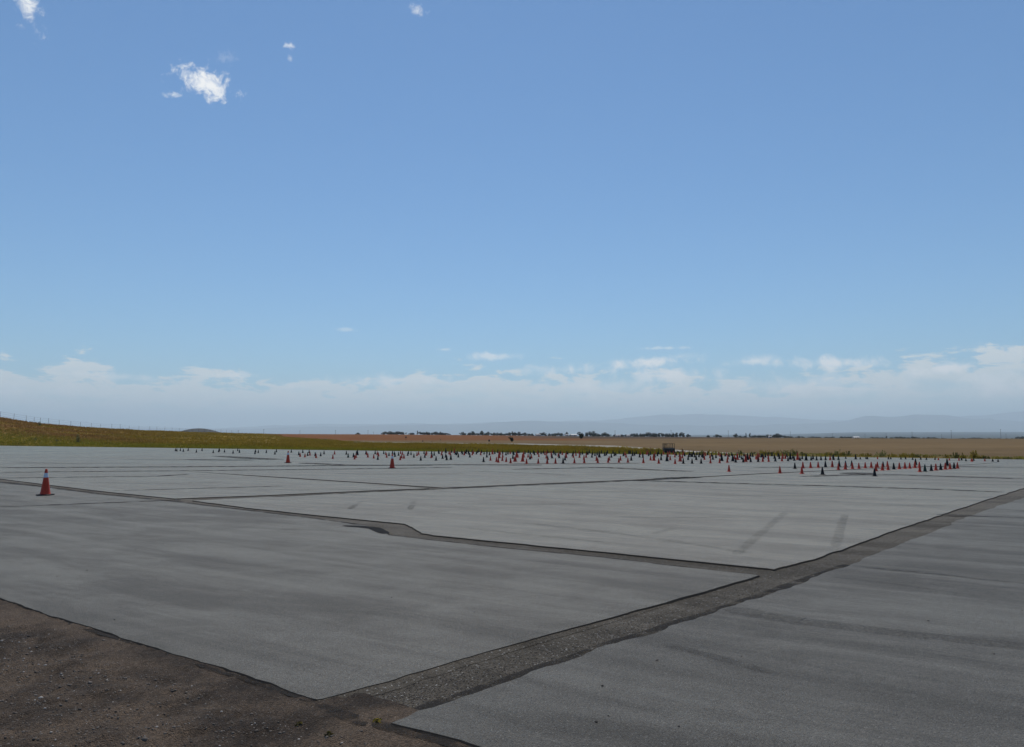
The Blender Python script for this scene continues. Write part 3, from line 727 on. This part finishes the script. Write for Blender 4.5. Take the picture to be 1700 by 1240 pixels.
T[680, 735] = '340,262,d 382,302,r 402,275,r 358,353,d 517,262,d 529,345,d 508,358,r 578,303,d 622,418,d 681,238,d 692,262,d 762,240,r 752,295,r 775,375,d 852,238,d,m 850,347,d 872,408,d 970,400,d,n 928,270,r 957,292,r 988,235,d 1053,245,r,m 1075,278,d 1122,262,d 1105,292,d 1145,345,d 1222,250,d 1245,275,d 1303,258,d 1286,292,r 1345,222,d 1330,258,d 1385,254,d 1399,280,d 1418,345,d 1470,230,d 1475,292,r 1502,258,r 1570,273,d 1600,240,d 1630,218,d 1672,292,r 1692,240,d'
T[780, 735] = '335,272,d 402,255,d 400,345,d 323,452,d 462,292,d 485,418,r 533,272,r,m 588,262,d 625,450,r 670,465,r 655,240,d 688,360,r,m 715,280,r 772,258,d 774,345,r 765,425,r 850,295,d 855,450,r 898,272,d 950,262,r 958,483,r 1015,265,d 1037,290,g 1013,375,d 1050,445,r 1080,445,r 1095,350,r,m 1115,245,d 1128,345,r 1155,240,d 1243,442,r,m 1262,280,r 1272,345,r 1298,262,d 1335,495,r 1370,345,r 1377,245,d 1415,390,d 1423,275,d 1452,368,r 1495,260,d 1522,292,d 1604,248,d 1588,275,r 1610,492,r 1622,335,r 1678,267,d'
T[880, 735] = '315,255,d 350,290,r 392,270,r 383,368,r 415,245,d 416,403,d 403,490,r 500,280,r 517,365,d 503,332,r 548,245,d 564,275,d 603,298,g 598,488,r 664,325,r 685,362,d 710,262,d 758,285,r 777,483,d 822,412,d 853,275,d 842,325,r 854,357,r 887,275,d 998,320,d 1016,268,d 1020,352,r 1043,480,r 1070,250,d 1078,305,r 1162,352,r 1153,258,r 1176,290,d 1230,275,d 1275,478,r 1268,400,r 1332,285,d 1318,350,r 1362,278,d 1395,245,d 1455,347,d 1468,285,d 1527,308,d 1563,425,r 1592,475,r 1578,295,d 1630,345,d,m 1680,255,d'
T[980, 735] = '338,308,d 378,297,d 402,255,d 420,468,r 446,418,r 495,348,d 535,255,d 565,310,d 600,298,d 672,465,r 678,250,d 710,418,r 780,312,d 815,295,r 842,348,r 885,465,r 910,262,d,n 940,255,d 963,418,d 998,268,d 992,310,d 1040,302,d 1080,265,d 1160,345,d 1174,288,r 1235,295,d 1237,352,d 1248,478,r 1328,280,r 1372,312,d 1358,260,r 1412,285,d 1418,412,r 1485,350,d 1495,420,r,m 1520,345,d 1525,275,r 1580,315,d 1610,490,r 1607,265,d 1665,410,d 1675,308,d'
T[1080, 735] = '305,278,r 412,335,r 388,435,d,m 405,280,r 452,275,r 463,408,r 540,278,r 573,345,r 578,498,r 602,300,d 684,330,d,n 697,440,r,m 748,365,r 767,290,r 803,315,d 772,493,d 885,405,d 903,340,d 925,300,d 957,335,d 987,332,d 978,490,d 1013,278,d,n 1040,345,d 1075,405,d 1090,290,d 1140,340,d 1163,298,d 1213,340,d,n 1240,362,d 1268,400,r 1258,285,r 1292,310,r 1190,490,d 1345,295,d 1400,362,r 1440,325,d 1410,483,r 1467,398,d 1540,360,d 1602,300,r 1640,330,r 1625,478,r 1675,428,d,m'
T[1180, 735] = '340,320,d 377,300,r 402,390,r 390,468,r 430,330,d 492,310,d 520,435,d,m 562,390,r 588,463,d 628,402,r,m 620,310,d 683,350,d 730,393,d 765,460,d 783,325,d 822,448,r,m 866,405,d,m 908,385,r 940,455,d 935,328,d 987,332,d 1065,380,r 1108,400,r,m 1115,450,d 1137,340,r 1185,345,d 1212,343,d 1240,380,d 1225,445,r 1285,345,d 1353,380,r 1361,447,r 1348,320,d 1440,318,d 1498,375,d 1520,440,d 1585,330,d 1613,380,d 1675,435,r 1687,345,r 430,680,r 1628,718,r'
T[1280, 740] = '283,305,r 338,305,r 172,260,d 375,260,d 400,360,d 455,325,d,m 515,305,d 548,352,d 628,332,r,m 683,350,d 735,315,d 828,345,d,m 945,343,d 990,318,d 1073,343,d 1177,338,d 1285,338,d 1393,338,r 1460,300,d 1472,335,d 1588,335,g 563,540,d 752,530,r 933,523,r 1112,515,r 1282,503,d 1443,500,r 1605,490,d 728,660,r 1212,680,d 1585,565,r'
T[1380, 740] = '343,305,d,k 577,320,d,n 683,318,d,k 818,308,d,k 853,316,d,k 1090,312,r,k 1345,318,d,k 1400,315,d,k 1640,320,d,k 340,488,d 333,555,r 482,475,d 500,545,r 652,540,r 802,525,r 943,518,r 1088,515,r 1052,595,r 1022,715,d 1222,505,d 1205,580,r 1324,490,r 1340,570,r 1473,555,d 1605,548,r'
T[1480, 740] = '335,318,d,k 500,330,d,k 690,325,d,k 822,332,d,k 1025,330,d,k 1105,338,r,k 1362,345,r,k 1588,350,r,k 1650,342,d,k 320,540,r 432,535,r 553,522,r 570,450,d,n 660,520,r 668,615,r 790,605,g 938,592,d 1048,580,r 1160,568,d 1270,558,r 1312,468,d,n 1380,550,r 1475,540,d 1555,535,r'
T[1580, 740] = '335,360,d,k 463,368,r,k 487,372,r,k 520,350,d,k 780,362,r,k 965,370,d,k 1092,380,d,k'
cones = []
for (x0, y0), s in T.items():
    for e in s.split():
        q = e.split(','); cones.append((x0 + int(q[0]) / 14.167, y0 + int(q[1]) / 14.167, q[2], q[3] if len(q) > 3 else 's'))
cones.sort()
def ordn(n): return f"{n}{'th' if 10 <= n % 100 <= 20 else {1: 'st', 2: 'nd', 3: 'rd'}.get(n % 10, 'th')}"
BANDS = [(0, 752.5, 'at far asphalt edge'), (752.5, 754.8, 'in rearmost ranks'), (754.8, 757.6, 'in rear ranks'), (757.6, 761, 'in middle ranks'), (761, 765.5, 'in forward ranks'), (765.5, 777, 'in front ranks'), (777, 900, 'in nearest rank')]
BANDR = [(0, 766.9, 'along far asphalt edge'), (766.9, 777, 'in rear right rank'), (777, 782.6, 'in forward right rank'), (782.6, 900, 'nearest of right group')]
SPANS = [(0, 478, 'left of both tall collared cones'), (478, 651, 'between the two tall collared cones'), (651, 753, 'right of second tall collared cone'), (753, 849, 'just left of lone round bush'), (849, 915, 'just right of lone round bush'),
         (915, 964, 'just left of lone field tree'), (964, 1035, 'just right of lone field tree'), (1035, 1112, 'just left of dark cart'), (1112, 1180, 'just right of dark cart'), (1180, 1250, 'well right of dark cart'), (1250, 1345, 'before yellowish weeds'), (1345, 1700, 'at right')]
CN = {'r': 'red', 'd': 'black', 'g': 'green'}; SN = {'s': 'small', 'm': 'larger', 'n': 'medium', 'k': 'very short'}
def cone_key(c):
    x, y, col, s = c
    sp_ = next(t for a, b, t in SPANS if a <= x < b)
    bd = next(t for a, b, t in (BANDR if x >= 1345 else BANDS) if a <= y < b)
    return (SN[s], CN[col], bd, sp_)
tot = {}
for c in cones: tot[cone_key(c)] = tot.get(cone_key(c), 0) + 1
def shown(c): return SIZES[c[3]][0] * (c[1] - HOR)                      # height in the picture
rank = sorted(cones, key=shown, reverse=True); keepers = set(rank[:297])
seen = {}; rest = {'r': [], 'd': [], 'g': []}; tot = {}
for c in keepers: tot[cone_key(c)] = tot.get(cone_key(c), 0) + 1
for c in cones:
    p = gp(c[0], c[1], PT); me = CM[c[3] + c[2]]; rz = random.random() * 1.5; s = random.uniform(.95, 1.06)
    if c not in keepers: rest[c[2]].append((p, me[2], rz, s)); continue
    k = cone_key(c); seen[k] = seen.get(k, 0) + 1
    lab = f"{k[0]} {k[1]} cone {k[2]}, {k[3]}" + (f", {ordn(seen[k])} from left" if tot[k] > 1 else '')
    if c[1] > 768:
        o = empty('traffic_cone', (p[0], p[1], PT), rz, s); link('base', me[1], o); link('body', me[0], o)
    else:
        o = link('traffic_cone', me[2], None, (p[0], p[1], PT)); o.rotation_euler.z = rz; o.scale = (s,) * 3
    tag(o, lab, 'traffic cone', f'{k[0]} {k[1]} cones set out on the asphalt')
vs, fs, fm = [], [], []
for ci, c_k in enumerate('rdg'):
    for p, me, rz, s in rest[c_k]:
        b = len(vs); ca, sa = math.cos(rz) * s, math.sin(rz) * s
        vs += [(p[0] + v.co.x * ca - v.co.y * sa, p[1] + v.co.x * sa + v.co.y * ca, PT + v.co.z * s) for v in me.vertices]
        for f in me.polygons: fs.append(tuple(b + i for i in f.vertices)); fm.append(ci)
tag(link('distant_cones', mesh('distant_cones', vs, fs, [M_RED, M_DARK, M_GREEN], False, fm)), 'crowd of the farthest tiny red and black cones along the far asphalt edge', 'traffic cones', kind='stuff')

# ------------------------------------------------------------------ the cart at the far edge
p = gp(1112, 752.4); D_ = p[1]; S_ = D_ / F
cart = tag(empty('cart', (p[0], p[1] + .4, 0.0), -.05), 'dark low cart with open rusty stake rails at the far asphalt edge', 'cart')
wd, dp = 18.2 * S_, 1.1
q = Geo(); b0 = .07; t0 = 8.0 * S_
q.v = [(-wd * .46, -dp / 2, b0), (wd * .50, -dp / 2, b0), (wd * .50, dp / 2, b0), (-wd * .46, dp / 2, b0), (-wd / 2, -dp / 2, t0), (wd / 2 * .92, -dp / 2, t0), (wd / 2 * .92, dp / 2, t0), (-wd / 2, dp / 2, t0)]
q.f = [(3, 2, 1, 0), (4, 5, 6, 7), (0, 1, 5, 4), (1, 2, 6, 5), (2, 3, 7, 6), (3, 0, 4, 7)]
link('tub', q.mesh('tub', M_CART), cart)
zt = 15.4 * S_
for sy in (-1, 1):
    yy = sy * (dp / 2 - .03)
    for xx in (-.48, -.40, -.27, .12, .26, .44):
        link('stake', Geo().box((xx * wd, yy, (t0 + zt) / 2), (.035, .03, zt - t0)).mesh('stake', M_RUST), cart)
    link('top_rail', Geo().box((-.02 * wd, yy, zt + .015), (wd * .99, .034, .03)).mesh('top_rail', M_RUST), cart)
    link('side_rail', Geo().box((-.02 * wd, yy, t0 + .035), (wd * .97, .022, .05)).mesh('side_rail', M_RUST), cart)
    link('brace', Geo().rod((-.24 * wd, yy, zt - .02), (.0 * wd, yy, t0 + .06), .016).mesh('brace', M_RUST), cart)
for sx in (-1, 1):
    for sy in (-1, 1):
        wv = Geo().rod((sx * wd * .36, sy * (dp / 2 + .06), .10), (sx * wd * .36, sy * (dp / 2 + .005), .10), .10, n=16)
        link('wheel', wv.mesh('wheel', M_RUBBER), cart)
link('drawbar', Geo().rod((wd * .48, 0, .14), (wd * .48 + .14, -.1, .04), .022).mesh('drawbar', M_STEEL), cart)

# ------------------------------------------------------------------ weeds and bushes
def leafy(name, h, w, n, mat_cols, seed, stems=7, leaf=.05, top=1.0):
    r = np.random.default_rng(seed); V, Fc, Cc = [], [], []
    for k in range(n):
        t = r.random() ** .7; a = r.random() * 6.283; rad_ = w * (.1 + .9 * r.random()) * (1.12 - t) ** .7 * (.6 + .6 * abs(math.sin(a * 2.5 + seed)))
        z = h * t * (.8 + .4 * r.random()) * top
        c = np.array([rad_ * math.cos(a), rad_ * math.sin(a), z]); s = leaf * (.6 + .9 * r.random())
        u = r.normal(size=3); u /= np.linalg.norm(u); v = np.cross(u, r.normal(size=3)); v /= np.linalg.norm(v)
        b = len(V); V += [c - u * s, c + v * s * .5, c + u * s, c - v * s * .5]; Fc.append((b, b + 1, b + 2, b + 3))
        cc = mat_cols[int(r.integers(len(mat_cols)))]; Cc += [np.array(cc) * (.6 + .8 * r.random())] * 4
    return np_mesh(name, np.array(V), np.array(Fc), M_LEAF, np.array(Cc))
def weedy(name, h, w, n, cols, seed):
    r = np.random.default_rng(seed); V, Fc, Cc = [], [], []; ns = max(6, min(40, int(w * 45)))
    st = [(r.normal(size=2) * w * .5, r.normal(size=2) * .16 * h, h * (.45 + .6 * r.random() ** 1.5)) for _ in range(ns)]
    for k in range(n):
        b0, ln, hh = st[k % ns]; t = r.random() ** .8
        c = np.array([*(b0 + ln * t + r.normal(size=2) * .09 * h * (1.15 - t)), hh * t]); s_ = max(.03, .055 * h) * (.5 + r.random())
        u = r.normal(size=3) + np.array([0, 0, .8]); u /= np.linalg.norm(u); v = np.cross(u, r.normal(size=3)); v /= np.linalg.norm(v)
        b = len(V); V += [c - u * s_, c + v * s_ * .45, c + u * s_, c - v * s_ * .45]; Fc.append((b, b + 1, b + 2, b + 3))
        Cc += [np.array(cols[int(r.integers(len(cols)))]) * (.7 + .8 * r.random())] * 4
    return np_mesh(name, np.array(V), np.array(Fc), M_LEAF, np.array(Cc))
def stem_mesh(h, w, n, seed):
    r = random.Random(seed); q = Geo()
    for _ in range(n):
        a = r.random() * 6.283; q.rod((0, 0, 0), (math.cos(a) * w * r.random(), math.sin(a) * w * r.random(), h * (.5 + .5 * r.random())), .009, .004, 4)
    return q.mesh('stems', M_WOOD)
GRN = [(.12, .13, .035), (.15, .15, .035), (.09, .10, .03)]; YEL = [(.30, .235, .03), (.22, .19, .03), (.34, .25, .04)]
RED = [(.20, .10, .055), (.17, .11, .055)]; PALE = [(.20, .21, .08), (.24, .23, .08)]
weeds = [(973, 22, 7, GRN, 'dark green bushy weed'), (985, 12, 5, GRN, 'low dark green weed'), (1026, 9, 6, GRN, 'dark green weed'), (1036, 9, 6, GRN, 'dark green upright weed'), (1045, 10, 5, YEL, 'yellow weed'),
         (1075, 6, 9, RED, 'tall reddish weed'), (1082, 5, 10, RED, 'tallest reddish weed'), (1095, 13, 8, GRN, 'green weed left of the cart'), (1126, 9, 6, GRN, 'green weed right of the cart'), (1134, 6, 9, RED, 'thin brown weed'),
         (1143, 9, 5, YEL, 'olive weed'), (1165, 8, 8, PALE, 'pale upright weed'), (1176, 7, 8, YEL, 'thin olive weed'), (1187, 12, 6, YEL, 'yellowish weed'), (1230, 7, 9, GRN, 'upright green weed'), (1250, 12, 5, GRN, 'low green weed'),
         (1268, 20, 9, YEL, 'wide yellow flowering weed'), (1276, 14, 7, GRN, 'green weed under the yellow one'), (1291, 10, 9, YEL, 'yellow topped weed'), (1304, 12, 11, PALE, 'tall pale green weed'), (1320, 13, 12, GRN, 'tall dark green weed'), (1333, 10, 6, GRN, 'short green weed'),
         (1371, 20, 7, YEL, 'broad yellow green weed'), (1380, 18, 7, GRN, 'broad dark green weed'), (1387, 6, 12, PALE, 'thin tall stalky weed'), (1397, 9, 9, YEL, 'upright olive weed'), (1406, 14, 11, GRN, 'bushy dark green weed'), (1432, 11, 6, YEL, 'low yellow weed'), (1441, 10, 7, YEL, 'small yellow weed'),
         (1463, 13, 13, PALE, 'tall pale feathery weed'), (1480, 14, 6, YEL, 'low yellow green weed'), (1497, 22, 8, YEL, 'wide yellow weed'), (1510, 18, 8, YEL, 'wide olive yellow weed'), (1524, 16, 7, GRN, 'green weed'), (1540, 16, 5, YEL, 'flat yellow weed'), (1572, 12, 7, YEL, 'small olive weed'),
         (1590, 13, 12, GRN, 'tall dark bushy weed'), (1599, 8, 9, YEL, 'thin yellow weed'), (1617, 9, 15, YEL, 'tallest yellow weed'), (1630, 13, 7, YEL, 'olive weed'), (1638, 12, 7, GRN, 'short dark weed'), (1657, 14, 4, YEL, 'flat olive weed'), (1673, 20, 5, GRN, 'low wide dark weed'), (1690, 14, 4, GRN, 'low dark weed at right border')]
for k, (x, w, h, cols, nm) in enumerate(weeds):
    yb = np.interp(x, [0, 550, 1000, 1300, 1700], [740, 746.6, 750, 755.5, 763]) - .3
    c = gp(x, yb); d = Vector(c); d = d * 1.02; s = d.y / F
    near_ = 'left of the cart' if x < 1105 else 'between cart and the tan field middle' if x < 1260 else 'in the weedy verge before the tan field' if x < 1450 else 'in the right verge before the tan field'
    o = tag(empty('weed', (d.x, d.y, float(land(d.x, d.y)) - .02), k), f"{nm}, {ordn(k + 1)} from left along far asphalt edge", 'weed', 'weeds along the far asphalt edge')
    hh, ww = h * s * .95, w * s * .55
    link('foliage', weedy('foliage', hh, ww, int(260 + w * h * 5), cols, 300 + k), o)
    link('stems', stem_mesh(hh * .85, ww * .7, 6, k), o)
# two lone plants in the dirt by the strip's end
for k, (x, y, hh, lab) in enumerate(((626, 1201, .020, 'tiny yellow weed at the near end of the wide strip'), (545, 1221, .018, 'tiny yellowish weed in the dirt, lower left of the strip'), (497, 1203, .015, 'faint tiny weed in dirt left of the strip'))):
    c = gp(x, y)
    o = tag(empty('weed', (c[0], c[1], -.004 if k else .006), k), lab, 'weed', 'tiny weeds in the dirt')
    link('foliage', leafy('foliage', hh, .035, 34, YEL if k == 0 else [(.075, .062, .02)], 700 + k, leaf=.011), o)
    link('stems', stem_mesh(hh, .02, 4, 70 + k), o)

# ------------------------------------------------------------------ trees
def crown_mesh(seed, kind):
    r = np.random.default_rng(seed); V, Fc = [], []
    lobes = [(r.normal(size=3) * np.array([.22, .22, .22]) + np.array([0, 0, .40]), .18 + .16 * r.random()) for _ in range(9)]
    if kind == 'tall': lobes = [(np.array([r.normal() * .09, r.normal() * .09, .22 + .075 * i]), .16 * (1 - i / 16)) for i in range(9)]
    for c0, rad_ in lobes:
        for _ in range(80):
            u = r.normal(size=3); u /= np.linalg.norm(u); c = c0 + u * rad_ * (.55 + .5 * r.random()); c[2] = min(max(c[2], .04), 1.0)
            a = r.normal(size=3); a /= np.linalg.norm(a); b_ = np.cross(a, r.normal(size=3)); b_ /= np.linalg.norm(b_); s = .055 * (.6 + .8 * r.random())
            b = len(V); V += [c - a * s, c + b_ * s, c + a * s, c - b_ * s]; Fc.append((b, b + 1, b + 2, b + 3))
    return np_mesh('crown', np.array(V), np.array(Fc), M_TREE)
CROWN = [crown_mesh(k, 'round' if k < 5 else 'tall') for k in range(7)]
tk = Geo().rod((0, 0, -.08), (.01, 0, .5), .03, .014, 6)
for a in range(4): tk.rod((.005, 0, .28 + .05 * a), (.2 * math.cos(a * 1.7), .2 * math.sin(a * 1.7), .6), .012, .005, 4)
TRUNK = tk.mesh('trunk', M_WOOD)
tree_px = []
def addt(x0, y0, base, s):
    for e in s.split():
        q = e.split(','); tree_px.append((x0 + int(q[0]) / 5.667, y0 + int(q[1]) / 5.667, base, float(q[2]) if len(q) > 2 else 0))
addt(450, 690, 721.6, '820,158 1060,155 1088,150 1112,148 1136,150 1160,152 1186,150 1212,150 1240,153 1318,160 1336,157 1378,137,4 1410,152 1440,155 1465,150 1490,152 1515,160 1540,151 1562,155 1586,150 1612,156 1638,163 1664,168')
addt(650, 690, 723.2, '665,154,6 690,168 740,156 762,149,7 790,165 820,165 856,141,8 882,160 910,152 940,165 965,160 990,158 1030,157 1060,170 1090,165 1110,158 1135,147,6 1168,152 1200,153 1230,165 1260,160 1290,168 1320,165 1400,164 1425,158 1450,168 1480,165 1510,165 1540,165 1562,160 1600,165 1652,152,6 1690,170')
addt(850, 690, 725.0, '700,160 735,151,6 760,148,7 790,165 820,168 850,168 880,159,7 905,170 975,174 1035,174 1075,178 1120,170 1150,168 1180,164 1205,163 1240,170 1270,160 1300,158 1330,160 1355,158 1385,164 1415,164 1450,168 1480,165 1520,157 1550,162 1585,157 1612,164 1655,171')
addt(1050, 690, 726.3, '710,180,5 790,177 820,182 975,170 1068,158,3 1103,158,4 1020,188 1060,192 1130,188 1155,181 1185,181 1212,188 1236,188 1265,178 1300,180 1330,172 1365,169,8 1388,180 1430,188 1460,193 1490,196')
addt(1250, 690, 728.2, '430,195 470,196 555,196 590,198 622,198 690,200 740,198 830,195 860,195 895,195 922,198 1130,205 1170,203 1215,205 1255,190,4 1305,205 1360,199,7 1388,197 1430,198 1470,203 1502,197,6 1522,200 1560,207 1600,208 1650,199,6 1680,205')
addt(1400, 670, 731.0, '865,318 930,324 1120,333 1180,325 1210,321 1240,319 1270,320 1300,325 1340,327 1372,325 1420,330 1460,334 1540,327 1590,324 1632,317 1662,311 1692,309')
tree_px.sort()
GAPS = [(0, 685, 'in the leftmost grove'), (685, 765, 'in the second grove from left'), (765, 849, 'left of the lone round bush'), (849, 910, 'right of the lone round bush'), (910, 964, 'left of the lone field tree'), (964, 1040, 'right of the lone field tree'), (1040, 1150, 'above the dark cart'), (1150, 1330, 'in the sparse row right of the cart'), (1330, 1480, 'along the right skyline'), (1480, 1800, 'at far right skyline')]
cnt = {}
for k, (x, yt, yb, w) in enumerate(tree_px):
    D_ = 1090 + 60 * random.random() if x < 1330 else 1420 + 120 * random.random()
    tp = at(x, yt, D_); z0 = float(land(tp.x, D_)); hh = max(tp.z - z0, 2.5)
    gname = next(t for a, b, t in GAPS if a <= x < b); cnt[gname] = cnt.get(gname, 0) + 1
    o = tag(empty('tree', (tp.x, D_, z0), random.random() * 6), f'dark distant tree {gname}, {ordn(cnt[gname])} from its left', 'tree', 'trees on the skyline')
    ww = (w if w else 5.0 + 2.2 * random.random()) * D_ / F * 1.25
    o.scale = (ww, ww, hh)
    link('trunk', TRUNK, o); link('crown', CROWN[(5 + k % 2) if (w and w < 5) else k % 5], o)
for x, yt, yb, w, lab in ((849, 725.2, 733, 7.5, 'lone round dark bush tree standing in the reddish field'), (964, 717.5, 728.5, 9, 'lone field tree in front of the skyline houses')):
    D_ = 2145 / (yb - HOR) * (1.0 if x < 900 else .97); tp = at(x, yt, D_); z0 = float(land(tp.x, D_))
    o = tag(empty('tree', (tp.x, D_, z0), 1.0), lab, 'tree'); ww = w * D_ / F * 1.2; o.scale = (ww, ww, tp.z - z0)
    link('trunk', TRUNK, o); link('crown', CROWN[2], o)
for k, (x, yt, yb, w, lab) in enumerate(((541, 727.2, 731.4, 6, 'dark implement shaped as a scrubby bush at the left border of the reddish field'), (731, 732, 735, 4, 'small dark bush beside the gravel track'), (523, 729, 731.4, 4, 'tiny dark bush left of the scrubby field bush'), (59, 728, 733, 9, 'grey green bush low on the grassy bank'), (95, 728, 732, 7, 'smaller grey green bush on the bank, right of another'), (130, 720, 731, 5, 'upright dark weed bush on the grassy bank'), (66, 703, 712, 3, 'dark upright shrub at the fence on the bank'))):  # first entry: a dark implement, given the shape of a bush
    D_ = 225 if 500 < x < 750 else (float(edge_d(x)) + (9 if x != 66 else 40)); tp = at(x, yt, D_); z0 = float(land(tp.x, D_))
    o = tag(empty('bush', (tp.x, D_, z0), k), lab, 'bush'); s = D_ / F
    hh = max(tp.z - z0, (yb - yt) * s); link('foliage', weedy('foliage', hh, w * s / 2, 320, [(.13, .13, .06), (.17, .16, .075)], 900 + k), o)
    link('stems', stem_mesh(hh * .8, w * s * .3, 5, 40 + k), o)

# ------------------------------------------------------------------ fence on the bank
def crest(x): return float(crest_d(x)) + .5
fx = [-60, -38, -18, 2, 24, 45, 58, 68, 82, 100, 119, 135, 153, 169, 187, 201, 216, 232, 250, 262, 275, 287, 299, 310, 321, 331, 341, 350, 359, 368, 377, 386, 395]
pts = []
for x in fx:
    D_ = crest(x); X_ = (x - W / 2) / F * D_; pts.append(Vector((X_, D_, float(land(X_, D_)))))
fence = tag(empty('wire_fence', pts[0]), 'thin wire fence with many posts along the crest of the grassy bank', 'fence')
pm = Geo().rod((0, 0, -.3), (0, 0, 1.35), .030, .026, 6).mesh('post', M_WOOD)
for p in pts:
    o = link('post', pm, fence, p - pts[0]); o.rotation_euler = (random.uniform(-.05, .05), random.uniform(-.05, .05), 0); o.scale = (1, 1, random.uniform(.9, 1.12))
for hz in (.45, .85, 1.25):
    q = Geo()
    for a, b in zip(pts[:-1], pts[1:]): q.rod(a - pts[0] + Vector((0, 0, hz)), b - pts[0] + Vector((0, 0, hz)), .012, n=3)
    link('wire', q.mesh('wire', M_STEEL), fence)
for x, yt, yb, D_, lab in ((683, 731.5, 735.5, 190, 'thin fence post at the gravel track, leftmost of three'), (702, 731, 737.5, 175, 'thickest fence post at the gravel track, middle of three'), (717, 732, 736.5, 172, 'thin fence post at the gravel track, rightmost of three')):
    tp = at(x, yt, D_); z0 = float(land(tp.x, D_))
    o = link('fence_post', Geo().rod((0, 0, -.2), (0, 0, tp.z - z0), .09 if x == 702 else .05, n=6).box((0, 0, tp.z - z0 + .015), (.14, .14, .03)).mesh('fence_post', M_WOOD), None, (tp.x, D_, z0)); tag(o, lab, 'post', 'posts by the track')
for x, yt, yb, D_, lab in ((674, 724.6, 730, 240, 'small dark marker on a stick in the reddish field, left one'), (812, 729.8, 734, 200, 'small dark marker on a stick left of the lone round bush')):
    tp = at(x, yt, D_); z0 = float(land(tp.x, D_)); h_ = tp.z - z0
    o = tag(empty('marker_sign', (tp.x, D_, z0)), lab, 'sign', 'field markers')
    link('stake', Geo().rod((0, 0, -.2), (0, 0, h_), .04, n=6).mesh('stake', M_WOOD), o)
    link('panel', Geo().box((0, -.06, h_ - .22), (.42, .03, .44)).mesh('panel', M_CART), o)

# ------------------------------------------------------------------ utility poles and houses far off
poles = [(396, 714, 1250), (438, 712, 1250), (498, 714.4, 1300), (557, 713.6, 1300), (611, 713.8, 1320), (620, 716.4, 1500), (1021, 714.4, 1200), (1114, 713.6, 1200), (1209, 714.4, 1200), (1312, 716.2, 1300), (1382, 719, 1600), (1436, 720, 1700), (1471, 719, 1500), (1514, 716.6, 1350), (1563, 720.5, 1600), (1579, 714, 1100), (1661, 712.3, 1050), (1670, 720, 1700)]
for k, (x, yt, D_) in enumerate(poles):
    tp = at(x, yt, D_); z0 = float(land(tp.x, D_)); h_ = tp.z - z0
    o = tag(empty('utility_pole', (tp.x, D_, z0), random.uniform(-.5, .5)), f'thin distant utility pole on the skyline, {ordn(k + 1)} from the left', 'utility pole', 'utility poles on the skyline')
    link('pole', Geo().rod((0, 0, -1), (0, 0, h_), .22, .15, 6).mesh('pole', M_WOOD), o)
    link('crossarm', Geo().box((0, 0, h_ - .9), (2.6, .14, .16)).mesh('crossarm', M_WOOD), o)
for x, w, yt, lab in ((893, 7, 721.6, 'pale low house among the skyline trees left of the lone field tree'), (941, 4, 721.2, 'small white house just left of the lone field tree'), (953, 10, 720.6, 'wide white roofed house touching the lone field tree'), (1026, 8, 722.4, 'low white house right of the lone field tree'), (1043, 5, 722.6, 'small white shed beside the low white house'), (1278, 4, 723.8, 'small white house on the skyline right of the cart'), (1421, 9, 726.0, 'long white building on the right skyline')):
    D_ = 1060 if x < 1400 else 1000; tp = at(x, yt, D_); z0 = float(land(tp.x, D_)); wd = w * D_ / F; h_ = max(2.8, tp.z - z0)
    o = tag(empty('house', (tp.x, D_, z0), random.uniform(-.2, .2)), lab, 'house', 'houses on the skyline')
    wl = h_ * .62
    link('wall', Geo().box((0, 0, wl / 2 - .2), (wd, 6.5, wl + .4)).mesh('wall', M_WALL), o)
    q = Geo(); e = .4
    q.v = [(-wd / 2 - e, -3.6, wl), (wd / 2 + e, -3.6, wl), (wd / 2 + e, 3.6, wl), (-wd / 2 - e, 3.6, wl), (-wd / 2 - e, 0, h_), (wd / 2 + e, 0, h_)]
    q.f = [(0, 1, 5, 4), (2, 3, 4, 5), (3, 0, 4), (1, 2, 5), (3, 2, 1, 0)]
    link('roof', q.mesh('roof', M_ROOF if x not in (953, 1421) else M_WALL), o)
    link('door', Geo().box((wd * .1, -3.28, 1.0), (.95, .06, 2.0)).mesh('door', M_WOOD), o)
    for sx in (-.3, .34):
        link('window', Geo().box((wd * sx, -3.28, wl * .6), (min(1.3, wd * .16), .06, 1.0)).mesh('window', M_CART), o)

# ------------------------------------------------------------------ the air
hm = bpy.data.materials.new('haze'); hm.use_nodes = True; hm.node_tree.nodes.clear()
q = NT(hm.node_tree); v = q.n('ShaderNodeVolumePrincipled'); o_ = q.n('ShaderNodeOutputMaterial')
v.inputs['Color'].default_value = (.79, .925, 1.0, 1); v.inputs['Density'].default_value = 5.0e-5; v.inputs['Anisotropy'].default_value = .3
q.link(v.outputs[0], o_.inputs['Volume'])
hz = Geo().box((0, 0, 0), (1, 1, 1)).mesh('haze', hm)
haze = link('haze', hz, None, (0, 0, 680)); haze.scale = (150000, 150000, 1900)
tag(haze, 'pale blue summer haze over the plain', 'haze', kind='stuff')
